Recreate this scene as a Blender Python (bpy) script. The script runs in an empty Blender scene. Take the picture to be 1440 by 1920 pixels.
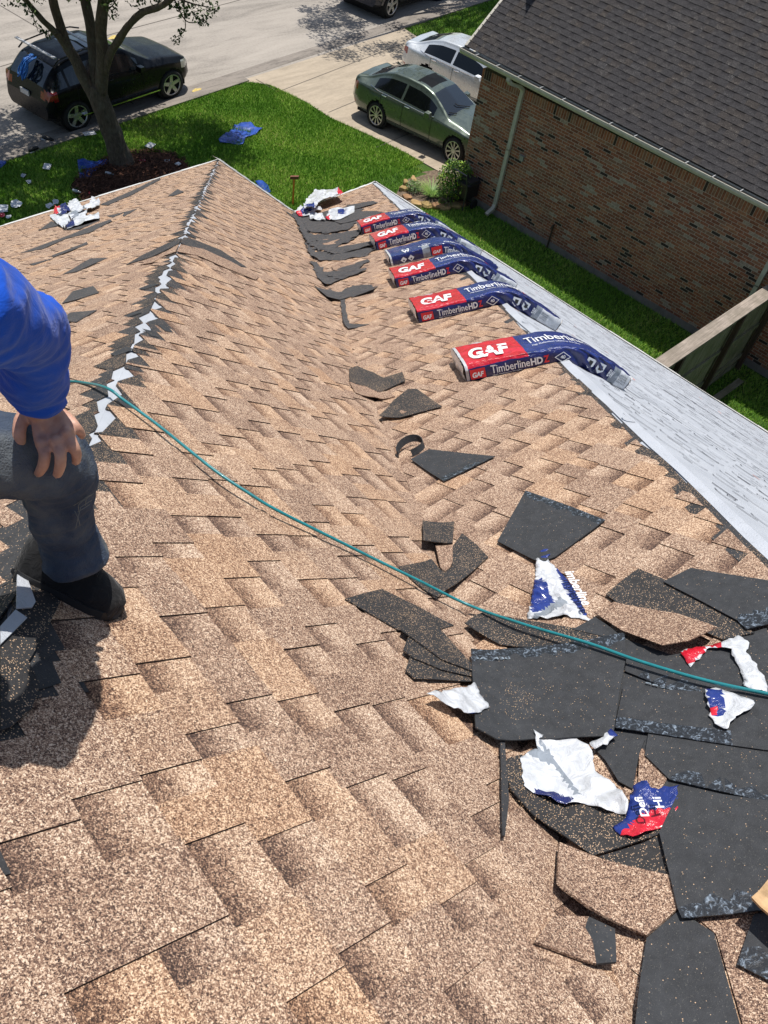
import bpy, bmesh, math, random
import numpy as np
from mathutils import Vector, Matrix, noise as mnoise
sc = bpy.context.scene
rnd = random.Random(7)
# ------------------------------------------------------------------ camera
F_PX, YAW, PIT, ROLL = 1550.1, 0.9161024, 0.8532049, 0.1895246
CAM = np.array([-8.4189, -11.5080, 7.2914])
def _basis():
    f = np.array([math.sin(YAW)*math.cos(PIT), math.cos(YAW)*math.cos(PIT), -math.sin(PIT)])
    r0 = np.array([math.cos(YAW), -math.sin(YAW), 0.0]); u0 = np.cross(r0, f)
    return math.cos(ROLL)*r0+math.sin(ROLL)*u0, -math.sin(ROLL)*r0+math.cos(ROLL)*u0, f
CR, CU, CF = _basis()
cd = bpy.data.cameras.new('camera'); cam = bpy.data.objects.new('camera', cd); sc.collection.objects.link(cam)
cd.sensor_fit = 'VERTICAL'; cd.sensor_height = 24.0; cd.lens = F_PX/1920*24.0; cd.clip_start = .05; cd.clip_end = 600
cam.matrix_world = Matrix(((CR[0], CU[0], -CF[0], CAM[0]), (CR[1], CU[1], -CF[1], CAM[1]), (CR[2], CU[2], -CF[2], CAM[2]), (0, 0, 0, 1)))
sc.camera = cam
sc.render.resolution_x = 768; sc.render.resolution_y = 1024
# ------------------------------------------------------------------ world and sun
SUN = Vector((.20, .20, 1.0)).normalized()
w = bpy.data.worlds.new('World'); sc.world = w; w.use_nodes = True
nt = w.node_tree; bg = nt.nodes['Background']; sky = nt.nodes.new('ShaderNodeTexSky'); sky.sky_type = 'NISHITA'; sky.sun_disc = False
sky.sun_elevation = math.asin(SUN.z); sky.sun_rotation = math.atan2(SUN.x, SUN.y); sky.air_density = 1.2; sky.dust_density = 1.5
nt.links.new(sky.outputs[0], bg.inputs[0]); bg.inputs[1].default_value = .085
sl = bpy.data.lights.new('sun', 'SUN'); sl.energy = 4.3; sl.angle = math.radians(.53); sl.color = (1, .96, .90)
so = bpy.data.objects.new('sun', sl); sc.collection.objects.link(so); so.rotation_euler = SUN.to_track_quat('Z', 'Y').to_euler()
sc.view_settings.view_transform = 'Standard'; sc.view_settings.look = 'None'; sc.view_settings.exposure = .15; sc.view_settings.gamma = 1
# ------------------------------------------------------------------ geometry frame of the place
TB, TA, TC, TD = .716440, .559607, .565864, .661539
NY, AY = -.0198034, 0.0
BB, CC, GZ = 2.020569, 1.882867, -3.2
XN, ZN = 7.893271, .231022
def unit(v): v = np.array(v, float); return v/np.linalg.norm(v)
class Plane:
    def __init__(s, n, o, U, flip=1):
        s.n = unit(n); s.o = np.array(o, float); s.U = unit(U); s.V = np.cross(s.n, s.U)
        if s.V[2] < 0: s.V = -s.V
    def turned(s, deg):
        a = math.radians(deg); q = Plane(s.n, s.o, s.U); q.U = s.U*math.cos(a)+s.V*math.sin(a); q.V = s.V*math.cos(a)-s.U*math.sin(a); return q
    def P(s, u, v, h=0): return s.o+s.U*u+s.V*v+s.n*h
    def uv(s, p): d = np.asarray(p)-s.o; return float(d@s.U), float(d@s.V)
    def hit(s, px, h=0):
        d = CF+CR*(px[0]-720)/F_PX-CU*(px[1]-960)/F_PX
        return CAM+d*(((s.o+s.n*h)-CAM)@s.n/(d@s.n))
H1 = np.array([-1/TB, -1/TA, 1.]); HV = np.array([-1/TB, -1/TC, 1.]); H2 = np.array([-1/TD, -1/TC, 1.])
nA = np.cross([-1, -AY, 0], H1); nA = nA*np.sign(nA[2])
O0 = np.zeros(3); OQ = np.array([0, -BB, 0]); OR = np.array([CC, -BB, 0])
PA = Plane(nA, O0, [-1, -AY, 0]); PB = Plane([TB, 0, 1], O0, [0, -1, 0])
PC = Plane([0, TC, 1], OQ, [1, 0, 0]); PD = Plane([TD, 0, 1], OR, [0, -1, 0]); PG = Plane([0, 0, 1], [0, 0, GZ], [1, 0, 0])
class Valley:
    """the folded surface of the valley between slopes B and C, in plan coordinates"""
    n = unit([TB*.25, TC*.7, 1]); U = unit([1, 0, -.3]); V = unit([0, 1, -TC])
    def z(s, x, y):
        a, b = -x*TB, -(y+BB)*TC; k = .10; h = max(k-abs(a-b), 0)/k; return max(a, b)+h*h*k*.25
    def P(s, u, v, h=0):
        z = s.z(u, v); e = .01; n = unit([-(s.z(u+e, v)-s.z(u-e, v))/(2*e), -(s.z(u, v+e)-s.z(u, v-e))/(2*e), 1]); return np.array([u, v, z])+n*h
    def uv(s, p): return float(p[0]), float(p[1])
    def hit(s, px, h=0):
        a, b = PB.hit(px, h), PC.hit(px, h); return a if (a-CAM)@CF < (b-CAM)@CF else b
PV = Valley()
def ray(px): return CF+CR*(px[0]-720)/F_PX-CU*(px[1]-960)/F_PX
def proj(P):
    d = np.asarray(P)-CAM; z = d@CF; return 720+F_PX*(d@CR)/z, 960-F_PX*(d@CU)/z
def on_ray(px, P, L, near=True):
    d = unit(ray(px)); m = CAM-np.asarray(P); b = d@m; c = m@m-L*L; q = b*b-c
    q = math.sqrt(max(q, 0)); return CAM+d*((-b-q) if near else (-b+q))
# ------------------------------------------------------------------ object helpers
COL = sc.collection
def tag(o, label=None, cat=None, group=None, kind=None):
    if label: o['label'] = label
    if cat: o['category'] = cat
    if group: o['group'] = group
    if kind: o['kind'] = kind
    return o
def empty(name, loc=(0, 0, 0), rz=0):
    o = bpy.data.objects.new(name, None); COL.objects.link(o); o.location = loc; o.rotation_euler = (0, 0, rz); o.empty_display_size = .1; return o
def copy_tree(o, parent=None):
    c = o.copy(); COL.objects.link(c); c.parent = parent
    for ch in list(o.children): copy_tree(ch, c)
    return c
def mesh_obj(name, verts, faces, mats, parent=None, smooth=False, mi=None):
    me = bpy.data.meshes.new(name); me.from_pydata([tuple(map(float, v)) for v in verts], [], faces)
    for m in (mats if isinstance(mats, (list, tuple)) else [mats]): me.materials.append(m)
    if mi is not None: me.polygons.foreach_set('material_index', mi)
    if smooth: me.polygons.foreach_set('use_smooth', [True]*len(me.polygons))
    me.update(); o = bpy.data.objects.new(name, me); COL.objects.link(o)
    if parent: o.parent = parent
    return o
def rebase(root, loc):
    """put a top-level Empty at its base and keep its world-built children in place"""
    root.location = loc
    for c in root.children: c.location = Vector(c.location)-Vector(loc)
def rebase_mesh(o, loc):
    me = o.data; me.transform(Matrix.Translation(-Vector(loc))); o.location = loc
    for c in o.children: c.location = Vector(c.location)-Vector(loc)
class MB:
    def __init__(s): s.v = []; s.f = []; s.m = []
    def add(s, vs, fs, mi=0):
        b = len(s.v); s.v += [tuple(map(float, x)) for x in vs]; s.f += [tuple(i+b for i in f) for f in fs]; s.m += [mi]*len(fs)
    def box(s, lo, hi, M=None, mi=0):
        (a, b, c), (d, e, f) = lo, hi
        vs = [(a, b, c), (d, b, c), (d, e, c), (a, e, c), (a, b, f), (d, b, f), (d, e, f), (a, e, f)]
        if M is not None: vs = [M(v) for v in vs]
        s.add(vs, [(0, 3, 2, 1), (4, 5, 6, 7), (0, 1, 5, 4), (1, 2, 6, 5), (2, 3, 7, 6), (3, 0, 4, 7)], mi)
    def tube(s, pts, r, n=8, mi=0, cap=True, flat=1.0, up=None):
        pts = [np.array(p, float) for p in pts]; k = len(pts)
        rs = r if isinstance(r, (list, tuple, np.ndarray)) else [r]*k
        b = len(s.v); prev = None
        for i, p in enumerate(pts):
            t = unit(pts[min(i+1, k-1)]-pts[max(i-1, 0)])
            if prev is None:
                a = np.array([0, 0, 1.]) if abs(t[2]) < .9 else np.array([1., 0, 0])
                if up is not None: a = np.array(up, float)
                x = unit(a-t*(a@t))
            else: x = unit(prev-t*(prev@t))
            prev = x; y = np.cross(t, x)
            for j in range(n):
                an = 2*math.pi*j/n; s.v.append(tuple(p+rs[i]*(math.cos(an)*x*flat+math.sin(an)*y)))
        for i in range(k-1):
            for j in range(n):
                a0 = b+i*n+j; a1 = b+i*n+(j+1) % n; s.f.append((a0, a1, a1+n, a0+n)); s.m.append(mi)
        if cap:
            s.f.append(tuple(b+j for j in range(n))[::-1]); s.f.append(tuple(b+(k-1)*n+j for j in range(n))); s.m += [mi, mi]
    def build(s, name, mats, parent=None, smooth=False): return mesh_obj(name, s.v, s.f, mats, parent, smooth, s.m)
def smooth_pts(pts, n=6):
    pts = [np.array(p, float) for p in pts]; out = []
    for i in range(len(pts)-1):
        p0 = pts[max(i-1, 0)]; p1 = pts[i]; p2 = pts[i+1]; p3 = pts[min(i+2, len(pts)-1)]
        for j in range(n):
            t = j/n; out.append(.5*((2*p1)+(-p0+p2)*t+(2*p0-5*p1+4*p2-p3)*t*t+(-p0+3*p1-3*p2+p3)*t**3))
    out.append(pts[-1]); return out
# ------------------------------------------------------------------ material helpers
def newmat(name):
    m = bpy.data.materials.new(name); m.use_nodes = True; nt = m.node_tree; b = nt.nodes['Principled BSDF']; return m, nt, b
def N(nt, t, **kw):
    n = nt.nodes.new(t)
    for k, v in kw.items(): setattr(n, k, v)
    return n
def L(nt, a, b): nt.links.new(a, b)
def objco(nt): return N(nt, 'ShaderNodeTexCoord').outputs['Object']
def noise(nt, co, scale, detail=3, rough=.55, dist=0):
    n = N(nt, 'ShaderNodeTexNoise'); n.inputs['Scale'].default_value = scale; n.inputs['Detail'].default_value = detail; n.inputs['Roughness'].default_value = rough
    n.inputs['Distortion'].default_value = dist
    if co is not None: L(nt, co, n.inputs['Vector'])
    return n
def voro(nt, co, scale, feature='F1'):
    n = N(nt, 'ShaderNodeTexVoronoi', feature=feature); n.inputs['Scale'].default_value = scale
    if co is not None: L(nt, co, n.inputs['Vector'])
    return n
def ramp(nt, fac, stops, interp='LINEAR'):
    r = N(nt, 'ShaderNodeValToRGB'); r.color_ramp.interpolation = interp; e = r.color_ramp.elements
    while len(e) < len(stops): e.new(.5)
    for x, (p, c) in zip(e, stops):
        x.position = p; c = c if isinstance(c, (tuple, list)) else (c, c, c); x.color = (*c, 1)
    if fac is not None: L(nt, fac, r.inputs[0])
    return r.outputs[0]
def math_(nt, op, a, b=None, c=None, clamp=False):
    n = N(nt, 'ShaderNodeMath', operation=op, use_clamp=clamp)
    for i, x in enumerate((a, b, c)):
        if x is None: continue
        if isinstance(x, (int, float)): n.inputs[i].default_value = x
        else: L(nt, x, n.inputs[i])
    return n.outputs[0]
def mixc(nt, fac, a, b, blend='MIX'):
    n = N(nt, 'ShaderNodeMix', data_type='RGBA', blend_type=blend)
    for i, x in ((0, fac), (6, a), (7, b)):
        if isinstance(x, (int, float)): n.inputs[i].default_value = x
        elif isinstance(x, tuple): n.inputs[i].default_value = (*x, 1)
        else: L(nt, x, n.inputs[i])
    return n.outputs[2]
def bump(nt, b, h, strength=.3, dist=.01):
    n = N(nt, 'ShaderNodeBump'); n.inputs['Strength'].default_value = strength; n.inputs['Distance'].default_value = dist
    L(nt, h, n.inputs['Height']); L(nt, n.outputs[0], b.inputs['Normal'])
_mc = {}
def simple(name, col, rough=.6, metal=0, spec=.5, var=.15, scale=8, bmp=0, coat=0, bscale=None):
    if name in _mc: return _mc[name]
    m, nt, b = newmat(name); co = objco(nt); n = noise(nt, co, scale, 5)
    lo = tuple(c*(1-var) for c in col); hi = tuple(min(1, c*(1+var)) for c in col)
    L(nt, ramp(nt, n.outputs[0], [(.3, lo), (.7, hi)]), b.inputs['Base Color'])
    b.inputs['Roughness'].default_value = rough; b.inputs['Metallic'].default_value = metal; b.inputs['Specular IOR Level'].default_value = spec
    b.inputs['Coat Weight'].default_value = coat
    if bmp: bump(nt, b, noise(nt, co, bscale or scale*3, 4).outputs[0], bmp, .01)
    _mc[name] = m; return m
# granulated asphalt shingle: colour attribute pc = (kind 0 gap / .5 tooth / 1 cut edge, random, band position)
def shingle_mat(name, pal, lift=0.0, gscale=520):
    m, nt, b = newmat(name); co = objco(nt)
    at = N(nt, 'ShaderNodeVertexColor', layer_name='pc'); sp = N(nt, 'ShaderNodeSeparateColor'); L(nt, at.outputs[0], sp.inputs[0])
    kind, rn, bv = sp.outputs
    v1 = voro(nt, co, gscale); s1 = N(nt, 'ShaderNodeSeparateColor'); L(nt, v1.outputs['Color'], s1.inputs[0])
    v2 = voro(nt, co, gscale*.52); s2 = N(nt, 'ShaderNodeSeparateColor'); L(nt, v2.outputs['Color'], s2.inputs[0])
    g = math_(nt, 'ADD', math_(nt, 'MULTIPLY', s1.outputs[0], .62), math_(nt, 'MULTIPLY', s2.outputs[1], .38))
    big = noise(nt, co, 7, 3).outputs[0]; mid = noise(nt, co, 60, 4, .7).outputs[0]
    g = math_(nt, 'ADD', g, math_(nt, 'MULTIPLY', math_(nt, 'SUBTRACT', big, .5), .22))
    g = math_(nt, 'ADD', g, math_(nt, 'MULTIPLY', math_(nt, 'SUBTRACT', mid, .5), .26))
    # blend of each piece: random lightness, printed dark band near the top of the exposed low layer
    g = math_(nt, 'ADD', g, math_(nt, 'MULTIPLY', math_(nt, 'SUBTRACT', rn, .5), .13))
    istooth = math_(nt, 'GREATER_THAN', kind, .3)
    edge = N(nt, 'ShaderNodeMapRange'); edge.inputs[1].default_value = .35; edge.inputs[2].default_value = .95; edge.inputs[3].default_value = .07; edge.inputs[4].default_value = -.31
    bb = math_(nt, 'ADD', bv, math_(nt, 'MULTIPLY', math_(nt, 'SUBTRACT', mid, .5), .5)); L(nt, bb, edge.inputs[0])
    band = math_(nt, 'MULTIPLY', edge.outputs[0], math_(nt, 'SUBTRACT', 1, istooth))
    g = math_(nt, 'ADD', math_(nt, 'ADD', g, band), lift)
    c = ramp(nt, g, pal)
    hs = N(nt, 'ShaderNodeMix', data_type='RGBA', blend_type='MULTIPLY'); hs.inputs[0].default_value = 1; L(nt, c, hs.inputs[6])
    L(nt, ramp(nt, rn, [(0, (1, 1, 1)), (.45, (1, 1, 1)), (.74, (1.0, .95, .89)), (.88, (.98, .89, .79)), (1, (1, 1, 1))]), hs.inputs[7])
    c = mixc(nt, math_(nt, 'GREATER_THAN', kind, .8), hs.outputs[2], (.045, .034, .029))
    L(nt, c, b.inputs['Base Color']); b.inputs['Roughness'].default_value = .93; b.inputs['Specular IOR Level'].default_value = .25
    bump(nt, b, math_(nt, 'ADD', v1.outputs['Distance'], mid), .35, .003)
    return m
TANPAL = [(.05, (.050, .033, .028)), (.25, (.145, .088, .066)), (.44, (.29, .178, .122)), (.62, (.50, .345, .240)), (.80, (.75, .585, .435)), (1, (.85, .71, .56))]
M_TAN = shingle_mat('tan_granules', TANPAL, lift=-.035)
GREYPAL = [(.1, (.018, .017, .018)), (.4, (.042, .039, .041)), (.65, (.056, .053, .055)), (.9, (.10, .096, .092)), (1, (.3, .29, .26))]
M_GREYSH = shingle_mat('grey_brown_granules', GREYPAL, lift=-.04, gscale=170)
def dark_mat(name, base, dens, speck=(.62, .43, .28), gscale=330, rough=.75):
    m, nt, b = newmat(name); co = objco(nt)
    n = noise(nt, co, 25, 5, .7).outputs[0]
    fib = noise(nt, co, 170, 2, .5, 2.5).outputs[0]
    c = ramp(nt, n, [(.3, tuple(x*.75 for x in base)), (.7, tuple(x*1.3 for x in base))])
    c = mixc(nt, math_(nt, 'MULTIPLY', math_(nt, 'GREATER_THAN', fib, .66), .35), c, (.22, .21, .18))
    v = voro(nt, co, gscale); s = N(nt, 'ShaderNodeSeparateColor'); L(nt, v.outputs['Color'], s.inputs[0])
    cl = noise(nt, co, 9, 3, .6).outputs[0]
    th = math_(nt, 'SUBTRACT', 1.0, math_(nt, 'MULTIPLY', math_(nt, 'POWER', cl, 2.0), dens*4))
    mask = math_(nt, 'MULTIPLY', math_(nt, 'GREATER_THAN', s.outputs[0], th), math_(nt, 'LESS_THAN', v.outputs['Distance'], .42))
    c = mixc(nt, mask, c, ramp(nt, s.outputs[1], [(0, tuple(x*.45 for x in speck)), (1, speck)]))
    L(nt, c, b.inputs['Base Color']); b.inputs['Roughness'].default_value = rough; b.inputs['Specular IOR Level'].default_value = .35
    bump(nt, b, math_(nt, 'ADD', fib, v.outputs['Distance']), .3, .002)
    return m
M_BACK = dark_mat('asphalt_sheet_back', (.036, .038, .042), .014)
M_HEAD = dark_mat('asphalt_headlap_granules', (.030, .029, .030), .30, gscale=300)
M_HEADL = dark_mat('asphalt_nail_zone', (.040, .040, .043), .10, gscale=300)
M_FARDK = dark_mat('asphalt_weathered', (.060, .058, .060), .05)
def seal_mat():
    m, nt, b = newmat('asphalt_seal_strip'); co = objco(nt)
    n = noise(nt, co, 75, 4, .7, 1.0).outputs[0]
    L(nt, ramp(nt, n, [(.50, (.018, .020, .024)), (.56, (.05, .06, .075)), (.66, (.22, .27, .33)), (.8, (.45, .52, .58))]), b.inputs['Base Color'])
    b.inputs['Roughness'].default_value = .38; bump(nt, b, n, .4, .004); return m
M_SEAL = seal_mat()
def silver_mat():
    m, nt, b = newmat('grey_synthetic_underlayment'); co = objco(nt)
    n = noise(nt, co, 3.0, 4, .6).outputs[0]; f = noise(nt, co, 160, 2).outputs[0]
    mp = N(nt, 'ShaderNodeMapping'); mp.inputs['Scale'].default_value = (14, 1.2, 14); L(nt, co, mp.inputs[0]); st = noise(nt, mp.outputs[0], 2.2, 4, .6, .4).outputs[0]
    c = ramp(nt, n, [(.3, (.44, .465, .51)), (.7, (.56, .585, .63))])
    c = mixc(nt, math_(nt, 'MULTIPLY', math_(nt, 'GREATER_THAN', st, .63), .35), c, (.36, .38, .41))
    L(nt, c, b.inputs['Base Color']); b.inputs['Roughness'].default_value = .45; bump(nt, b, math_(nt, 'ADD', st, f), .35, .01); return m
M_SILV = silver_mat()
M_INK = simple('printed_ink', (.045, .045, .06), .6); M_INKR = simple('red_ink', (.6, .18, .12), .6)
M_WHITE = simple('white_painted_metal', (.72, .72, .70), .4, 0, .5, .08, 20)
M_GALV = simple('dusty_galvanized_metal', (.50, .50, .50), .45, .2, .5, .25, 14, .1)
M_DIRT = simple('grit_and_granules', (.17, .14, .115), .95, 0, .2, .5, 60, .6, 0, 150)
# ------------------------------------------------------------------ our house
house = empty('brick_house'); tag(house, 'house with tan shingle roof being re-roofed in the foreground', 'house')
TOPZ = 6.55
def clip_poly(poly, a, b, c):
    """keep a*u+b*v+c>=0"""
    out = []
    for i in range(len(poly)):
        p, q = poly[i], poly[(i+1) % len(poly)]; dp = a*p[0]+b*p[1]+c; dq = a*q[0]+b*q[1]+c
        if dp >= 0: out.append(p)
        if (dp >= 0) != (dq >= 0):
            t = dp/(dp-dq); out.append((p[0]+(q[0]-p[0])*t, p[1]+(q[1]-p[1])*t))
    return out
def convex_planes(poly):
    ar = sum(poly[i][0]*poly[(i+1) % len(poly)][1]-poly[(i+1) % len(poly)][0]*poly[i][1] for i in range(len(poly)))
    sg = 1 if ar > 0 else -1; out = []
    for i in range(len(poly)):
        p, q = poly[i], poly[(i+1) % len(poly)]; a, b = -(q[1]-p[1])*sg, (q[0]-p[0])*sg; out.append((a, b, -(a*p[0]+b*p[1])))
    return out
class Shingles:
    def __init__(s, pl): s.pl = pl; s.v = []; s.f = []; s.c = []
    def piece(s, poly, k, vk, h0, slope, kind, rn, base=-.004, E=.143):
        if len(poly) < 3: return
        b = len(s.v); n = len(poly)
        for (u, v) in poly: s.v.append(s.pl.P(u, v, h0+(v-vk)*slope))
        for (u, v) in poly: s.v.append(s.pl.P(u, v, base))
        s.f.append(tuple(b+i for i in range(n))); s.c += [(kind, rn, min(1, max(0, (v-vk)/E)))for (u, v) in poly]
        for i in range(n):
            j = (i+1) % n; s.f.append((b+i, b+n+i, b+n+j, b+j)); s.c += [(1.0, rn, .5)]*4
    def build(s, name, m, parent):
        # orient tops outward
        o = mesh_obj(name, s.v, s.f, m, parent)
        at = o.data.color_attributes.new('pc', 'FLOAT_COLOR', 'CORNER'); arr = np.ones((len(s.c), 4), np.float32); arr[:, :3] = np.array(s.c, np.float32)
        at.data.foreach_set('color', arr.ravel()); return o
def shingle_plane(pl, region, ends, name, m, parent, E=.143, seed=1, v0=0, vmax=None, gapstyle=True, th=.0030):
    """ends(v)-> (ulo, uhi) stair ends of the tan cover for the course at v"""
    R = random.Random(seed); S = Shingles(pl); cps = convex_planes(region)
    us = [p[0] for p in region]; vs = [p[1] for p in region]; k = 0; v = v0 if v0 else min(vs)
    while v < max(vs):
        lo, hi = ends(v+E*.5); jit = R.uniform(-.004, .004)
        def clip(poly):
            for a, b, c in cps:
                poly = clip_poly(poly, a, b, c)
                if len(poly) < 3: return []
            return poly
        u = lo-R.uniform(0, .2); hlow = .0055; lift = R.uniform(0, .0015)
        # low layer pieces
        while u < hi:
            gw = R.choice((.065, .085, .10, .125, .16)); tw = R.choice((.085, .11, .13, .15, .19))
            a, b2 = max(u, lo), min(u+gw, hi)
            if b2 > a: S.piece(clip([(a, v+jit), (b2, v+jit), (b2, v+E*1.05), (a, v+E*1.05)]), k, v, hlow+lift, -hlow/E*.9, 0.0, R.random(), E=E)
            a, b2 = max(u+gw, lo), min(u+gw+tw, hi)
            if b2 > a:
                e = R.uniform(-.002, .003); hh = th+R.uniform(0, .002)
                S.piece(clip([(a, v+jit+e), (b2, v+jit-e), (b2, v+E*1.05), (a, v+E*1.05)]), k, v, hlow+lift+hh, -(hlow)/E*.9, .5, R.random(), E=E)
            u += gw+tw
        v += E; k += 1
    return S.build(name, m, parent)
def uvs(pl, pts): return [pl.uv(p) for p in pts]
def hipu(pl, o, h):   # u of a hip or valley line as a function of v
    a = pl.uv(o); b = pl.uv(o+h); return lambda v: a[0]+(b[0]-a[0])*(v-a[1])/(b[1]-a[1])
top = TOPZ
EAVE_A = 9.5
a_left = O0+unit([-1, -AY, 0])*EAVE_A
regA = uvs(PA, [O0, O0+H1*top]); vtopA = PA.uv(O0+H1*top)[1]
uA = hipu(PA, O0, H1); regA = [(0, 0), (uA(vtopA), vtopA), (EAVE_A+3, vtopA), (EAVE_A, 0)]
if uA(vtopA) > EAVE_A+2.5: regA = [(0, 0), (uA(vtopA), vtopA), (uA(vtopA)+2.5, vtopA), (EAVE_A, 0)]
vtopB = PB.uv(O0+H1*top)[1]; uB1 = hipu(PB, O0, H1); uBv = hipu(PB, OQ, HV)
regB = [(0, 0), (uBv(0), 0), (uBv(vtopB), vtopB), (uB1(vtopB), vtopB)]
vtopC = PC.uv(OR+H2*top)[1]; uCv = hipu(PC, OQ, HV); uC2 = hipu(PC, OR, H2)
regC = [(0, 0), (CC, 0), (uC2(vtopC), vtopC), (uCv(vtopC), vtopC)]
uD2 = hipu(PD, OR, H2); vtopD = PD.uv(OR+H2*top)[1]
regD = [(0, 0), (15.5, 0), (15.5, vtopD), (uD2(vtopD), vtopD)]
def stair(fn, gap, seed, amp):
    R = random.Random(seed); cache = {}
    def f(v):
        k = round(v/.143-.5)
        if k not in cache: cache[k] = gap+R.uniform(-amp, amp)
        return fn(v)+cache[k]*(1 if seed == 13 else .55+.5*min(1, max(0, v/vtopB)))
    return f
# decking sheet with underlayment (silver) below the covers, per slope
def slope_sheet(pl, reg, name, m, h=-.002):
    o = mesh_obj(name, [pl.P(u, v, h) for u, v in reg]+[pl.P(u, v, h-.03) for u, v in reg],
                 [tuple(range(len(reg)))]+[tuple(range(len(reg), 2*len(reg)))[::-1]]+[(i, i+len(reg), (i+1) % len(reg)+len(reg), (i+1) % len(reg)) for i in range(len(reg))], m, house); return o
for pl, reg in ((PA, regA), (PB, regB), (PC, regC)): slope_sheet(pl, reg, 'underlayment', M_SILV)
PBr, PCr = PB.turned(6.5), PC.turned(4.5)   # the courses run a few degrees off the eaves
regBr = [PBr.uv(PB.P(u, v)) for u, v in regB]; regCr = [PCr.uv(PC.P(u, v)) for u, v in regC]
uB1r, uC2r = hipu(PBr, O0, H1), hipu(PCr, OR, H2)
endsA = (lambda v: (stA(v), 99)); stA = stair(uA, .105, 11, .045)
stB = stair(uB1r, .11, 12, .045); stC = stair(uC2r, -.085, 13, .018)
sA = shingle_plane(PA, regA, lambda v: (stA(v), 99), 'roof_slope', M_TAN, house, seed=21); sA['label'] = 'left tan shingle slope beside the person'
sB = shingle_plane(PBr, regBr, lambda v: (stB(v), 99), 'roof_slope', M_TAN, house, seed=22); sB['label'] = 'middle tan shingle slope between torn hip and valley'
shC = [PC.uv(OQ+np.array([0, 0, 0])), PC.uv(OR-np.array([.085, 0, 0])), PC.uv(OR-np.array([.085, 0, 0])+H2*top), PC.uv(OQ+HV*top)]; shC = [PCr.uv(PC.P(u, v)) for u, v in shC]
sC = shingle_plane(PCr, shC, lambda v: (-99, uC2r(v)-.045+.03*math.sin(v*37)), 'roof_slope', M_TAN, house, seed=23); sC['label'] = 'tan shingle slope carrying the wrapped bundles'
# dark torn nail-zone layer along the hips (below the tan courses, above the underlayment)
def nail_zone(pl, reg, fn, sgn, w0, w1, seed, name='torn_hip_course', follow=0.):
    R = random.Random(seed); mb = MB(); cps = convex_planes(reg); v = min(p[1] for p in reg); vm = max(p[1] for p in reg); E = .143
    while v < vm:
        c = fn(v+E*.5); inner = w0+(.026*(1-v/vm) if not follow else 0)+R.uniform(-.02, .025); outer = w1+R.uniform(-.02, .06)
        sk = R.uniform(-.03, .03); dh = R.uniform(.0008, .0032)
        if R.random() < .15: inner = -.01
        kf = max(.7, follow); ca, cb = c+(fn(v)-c)*kf, c+(fn(v+E)-c)*kf; sk *= .6
        poly = [(ca+sgn*(inner+sk), v-.02+R.uniform(-.01, .01)), (c+(fn(v)-c)*follow+sgn*outer, v-.01), (c+(fn(v+E)-c)*follow+sgn*outer, v+E+.02), (cb+sgn*(inner-sk), v+E+R.uniform(-.02, .03))]
        for a, b, cc in cps:
            if len(poly) >= 3: poly = clip_poly(poly, a, b, cc)
        if len(poly) >= 3:
            n = len(poly); hi = [pl.P(u, vv, dh+.002) for u, vv in poly]; lo = [pl.P(u, vv, -.001) for u, vv in poly]
            mb.add(hi+lo, [tuple(range(n))]+[(i, i+n, (i+1) % n+n, (i+1) % n) for i in range(n)], R.choice((0, 0, 1)))
        # a torn flap of smooth asphalt
        if R.random() < .25 and not follow:
            q = c+sgn*(outer-.09); vv = v+R.uniform(0, .06); d = .05+R.uniform(0, .04)
            mb.add([pl.P(q, vv, .007), pl.P(q+sgn*d, vv+.01, .008), pl.P(q+sgn*(d+.01), vv+d, .007), pl.P(q+sgn*.01, vv+d*1.2, .007)], [(0, 1, 2, 3)], 2)
        v += E
    return mb.build(name, [M_HEAD, M_HEADL, M_BACK], house)
nail_zone(PA, regA, uA, 1, .012, .125, 31); nail_zone(PBr, regBr, uB1r, 1, .016, .13, 32); nail_zone(PCr, regCr, uC2r, -1, .042, .11, 33, 'torn_edge_course', 1.)
# right slope: bare underlayment with seams, wrinkles and printing
dl = MB(); R = random.Random(41)
vs = list(np.linspace(0, vtopD, 26)); us = list(np.linspace(0, 15.5, 60)); idx = {}
def dh(u, v):
    return .006*mnoise.noise(Vector((u*1.4, v*6, 3)))+.016*max(0, mnoise.noise(Vector((u*.7, v*11, 9)))-.12)
vv_all = np.linspace(0, vtopD, 170)
for i, v in enumerate(vv_all):
    ulo = max(0, uD2(v))
    for j in range(90):
        u = ulo+(15.5-ulo)*j/89; dl.v.append(tuple(PD.P(u, v, dh(u, v) if v > .15 else 0)))
for i in range(169):
    for j in range(89):
        a = i*90+j; dl.f.append((a, a+1, a+91, a+90)); dl.m.append(0)
so_ = dl.build('underlayment', M_SILV, house, True); so_['label'] = 'bare grey underlayment on the right slope'
pr = MB()
def dash(u, v, du, dv, w=.010, mi=0, h=.0035):
    a = np.array([u, v]); b = np.array([u+du, v+dv]); n = np.array([-(b-a)[1], (b-a)[0]]); n = n/max(1e-6, np.linalg.norm(n))*w/2
    q = [a-n, b-n, b+n, a+n]; pr.add([PD.P(x, y, h+dh(x, y)) for x, y in q], [(0, 1, 2, 3)], mi)
v = .35; row = 0
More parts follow.
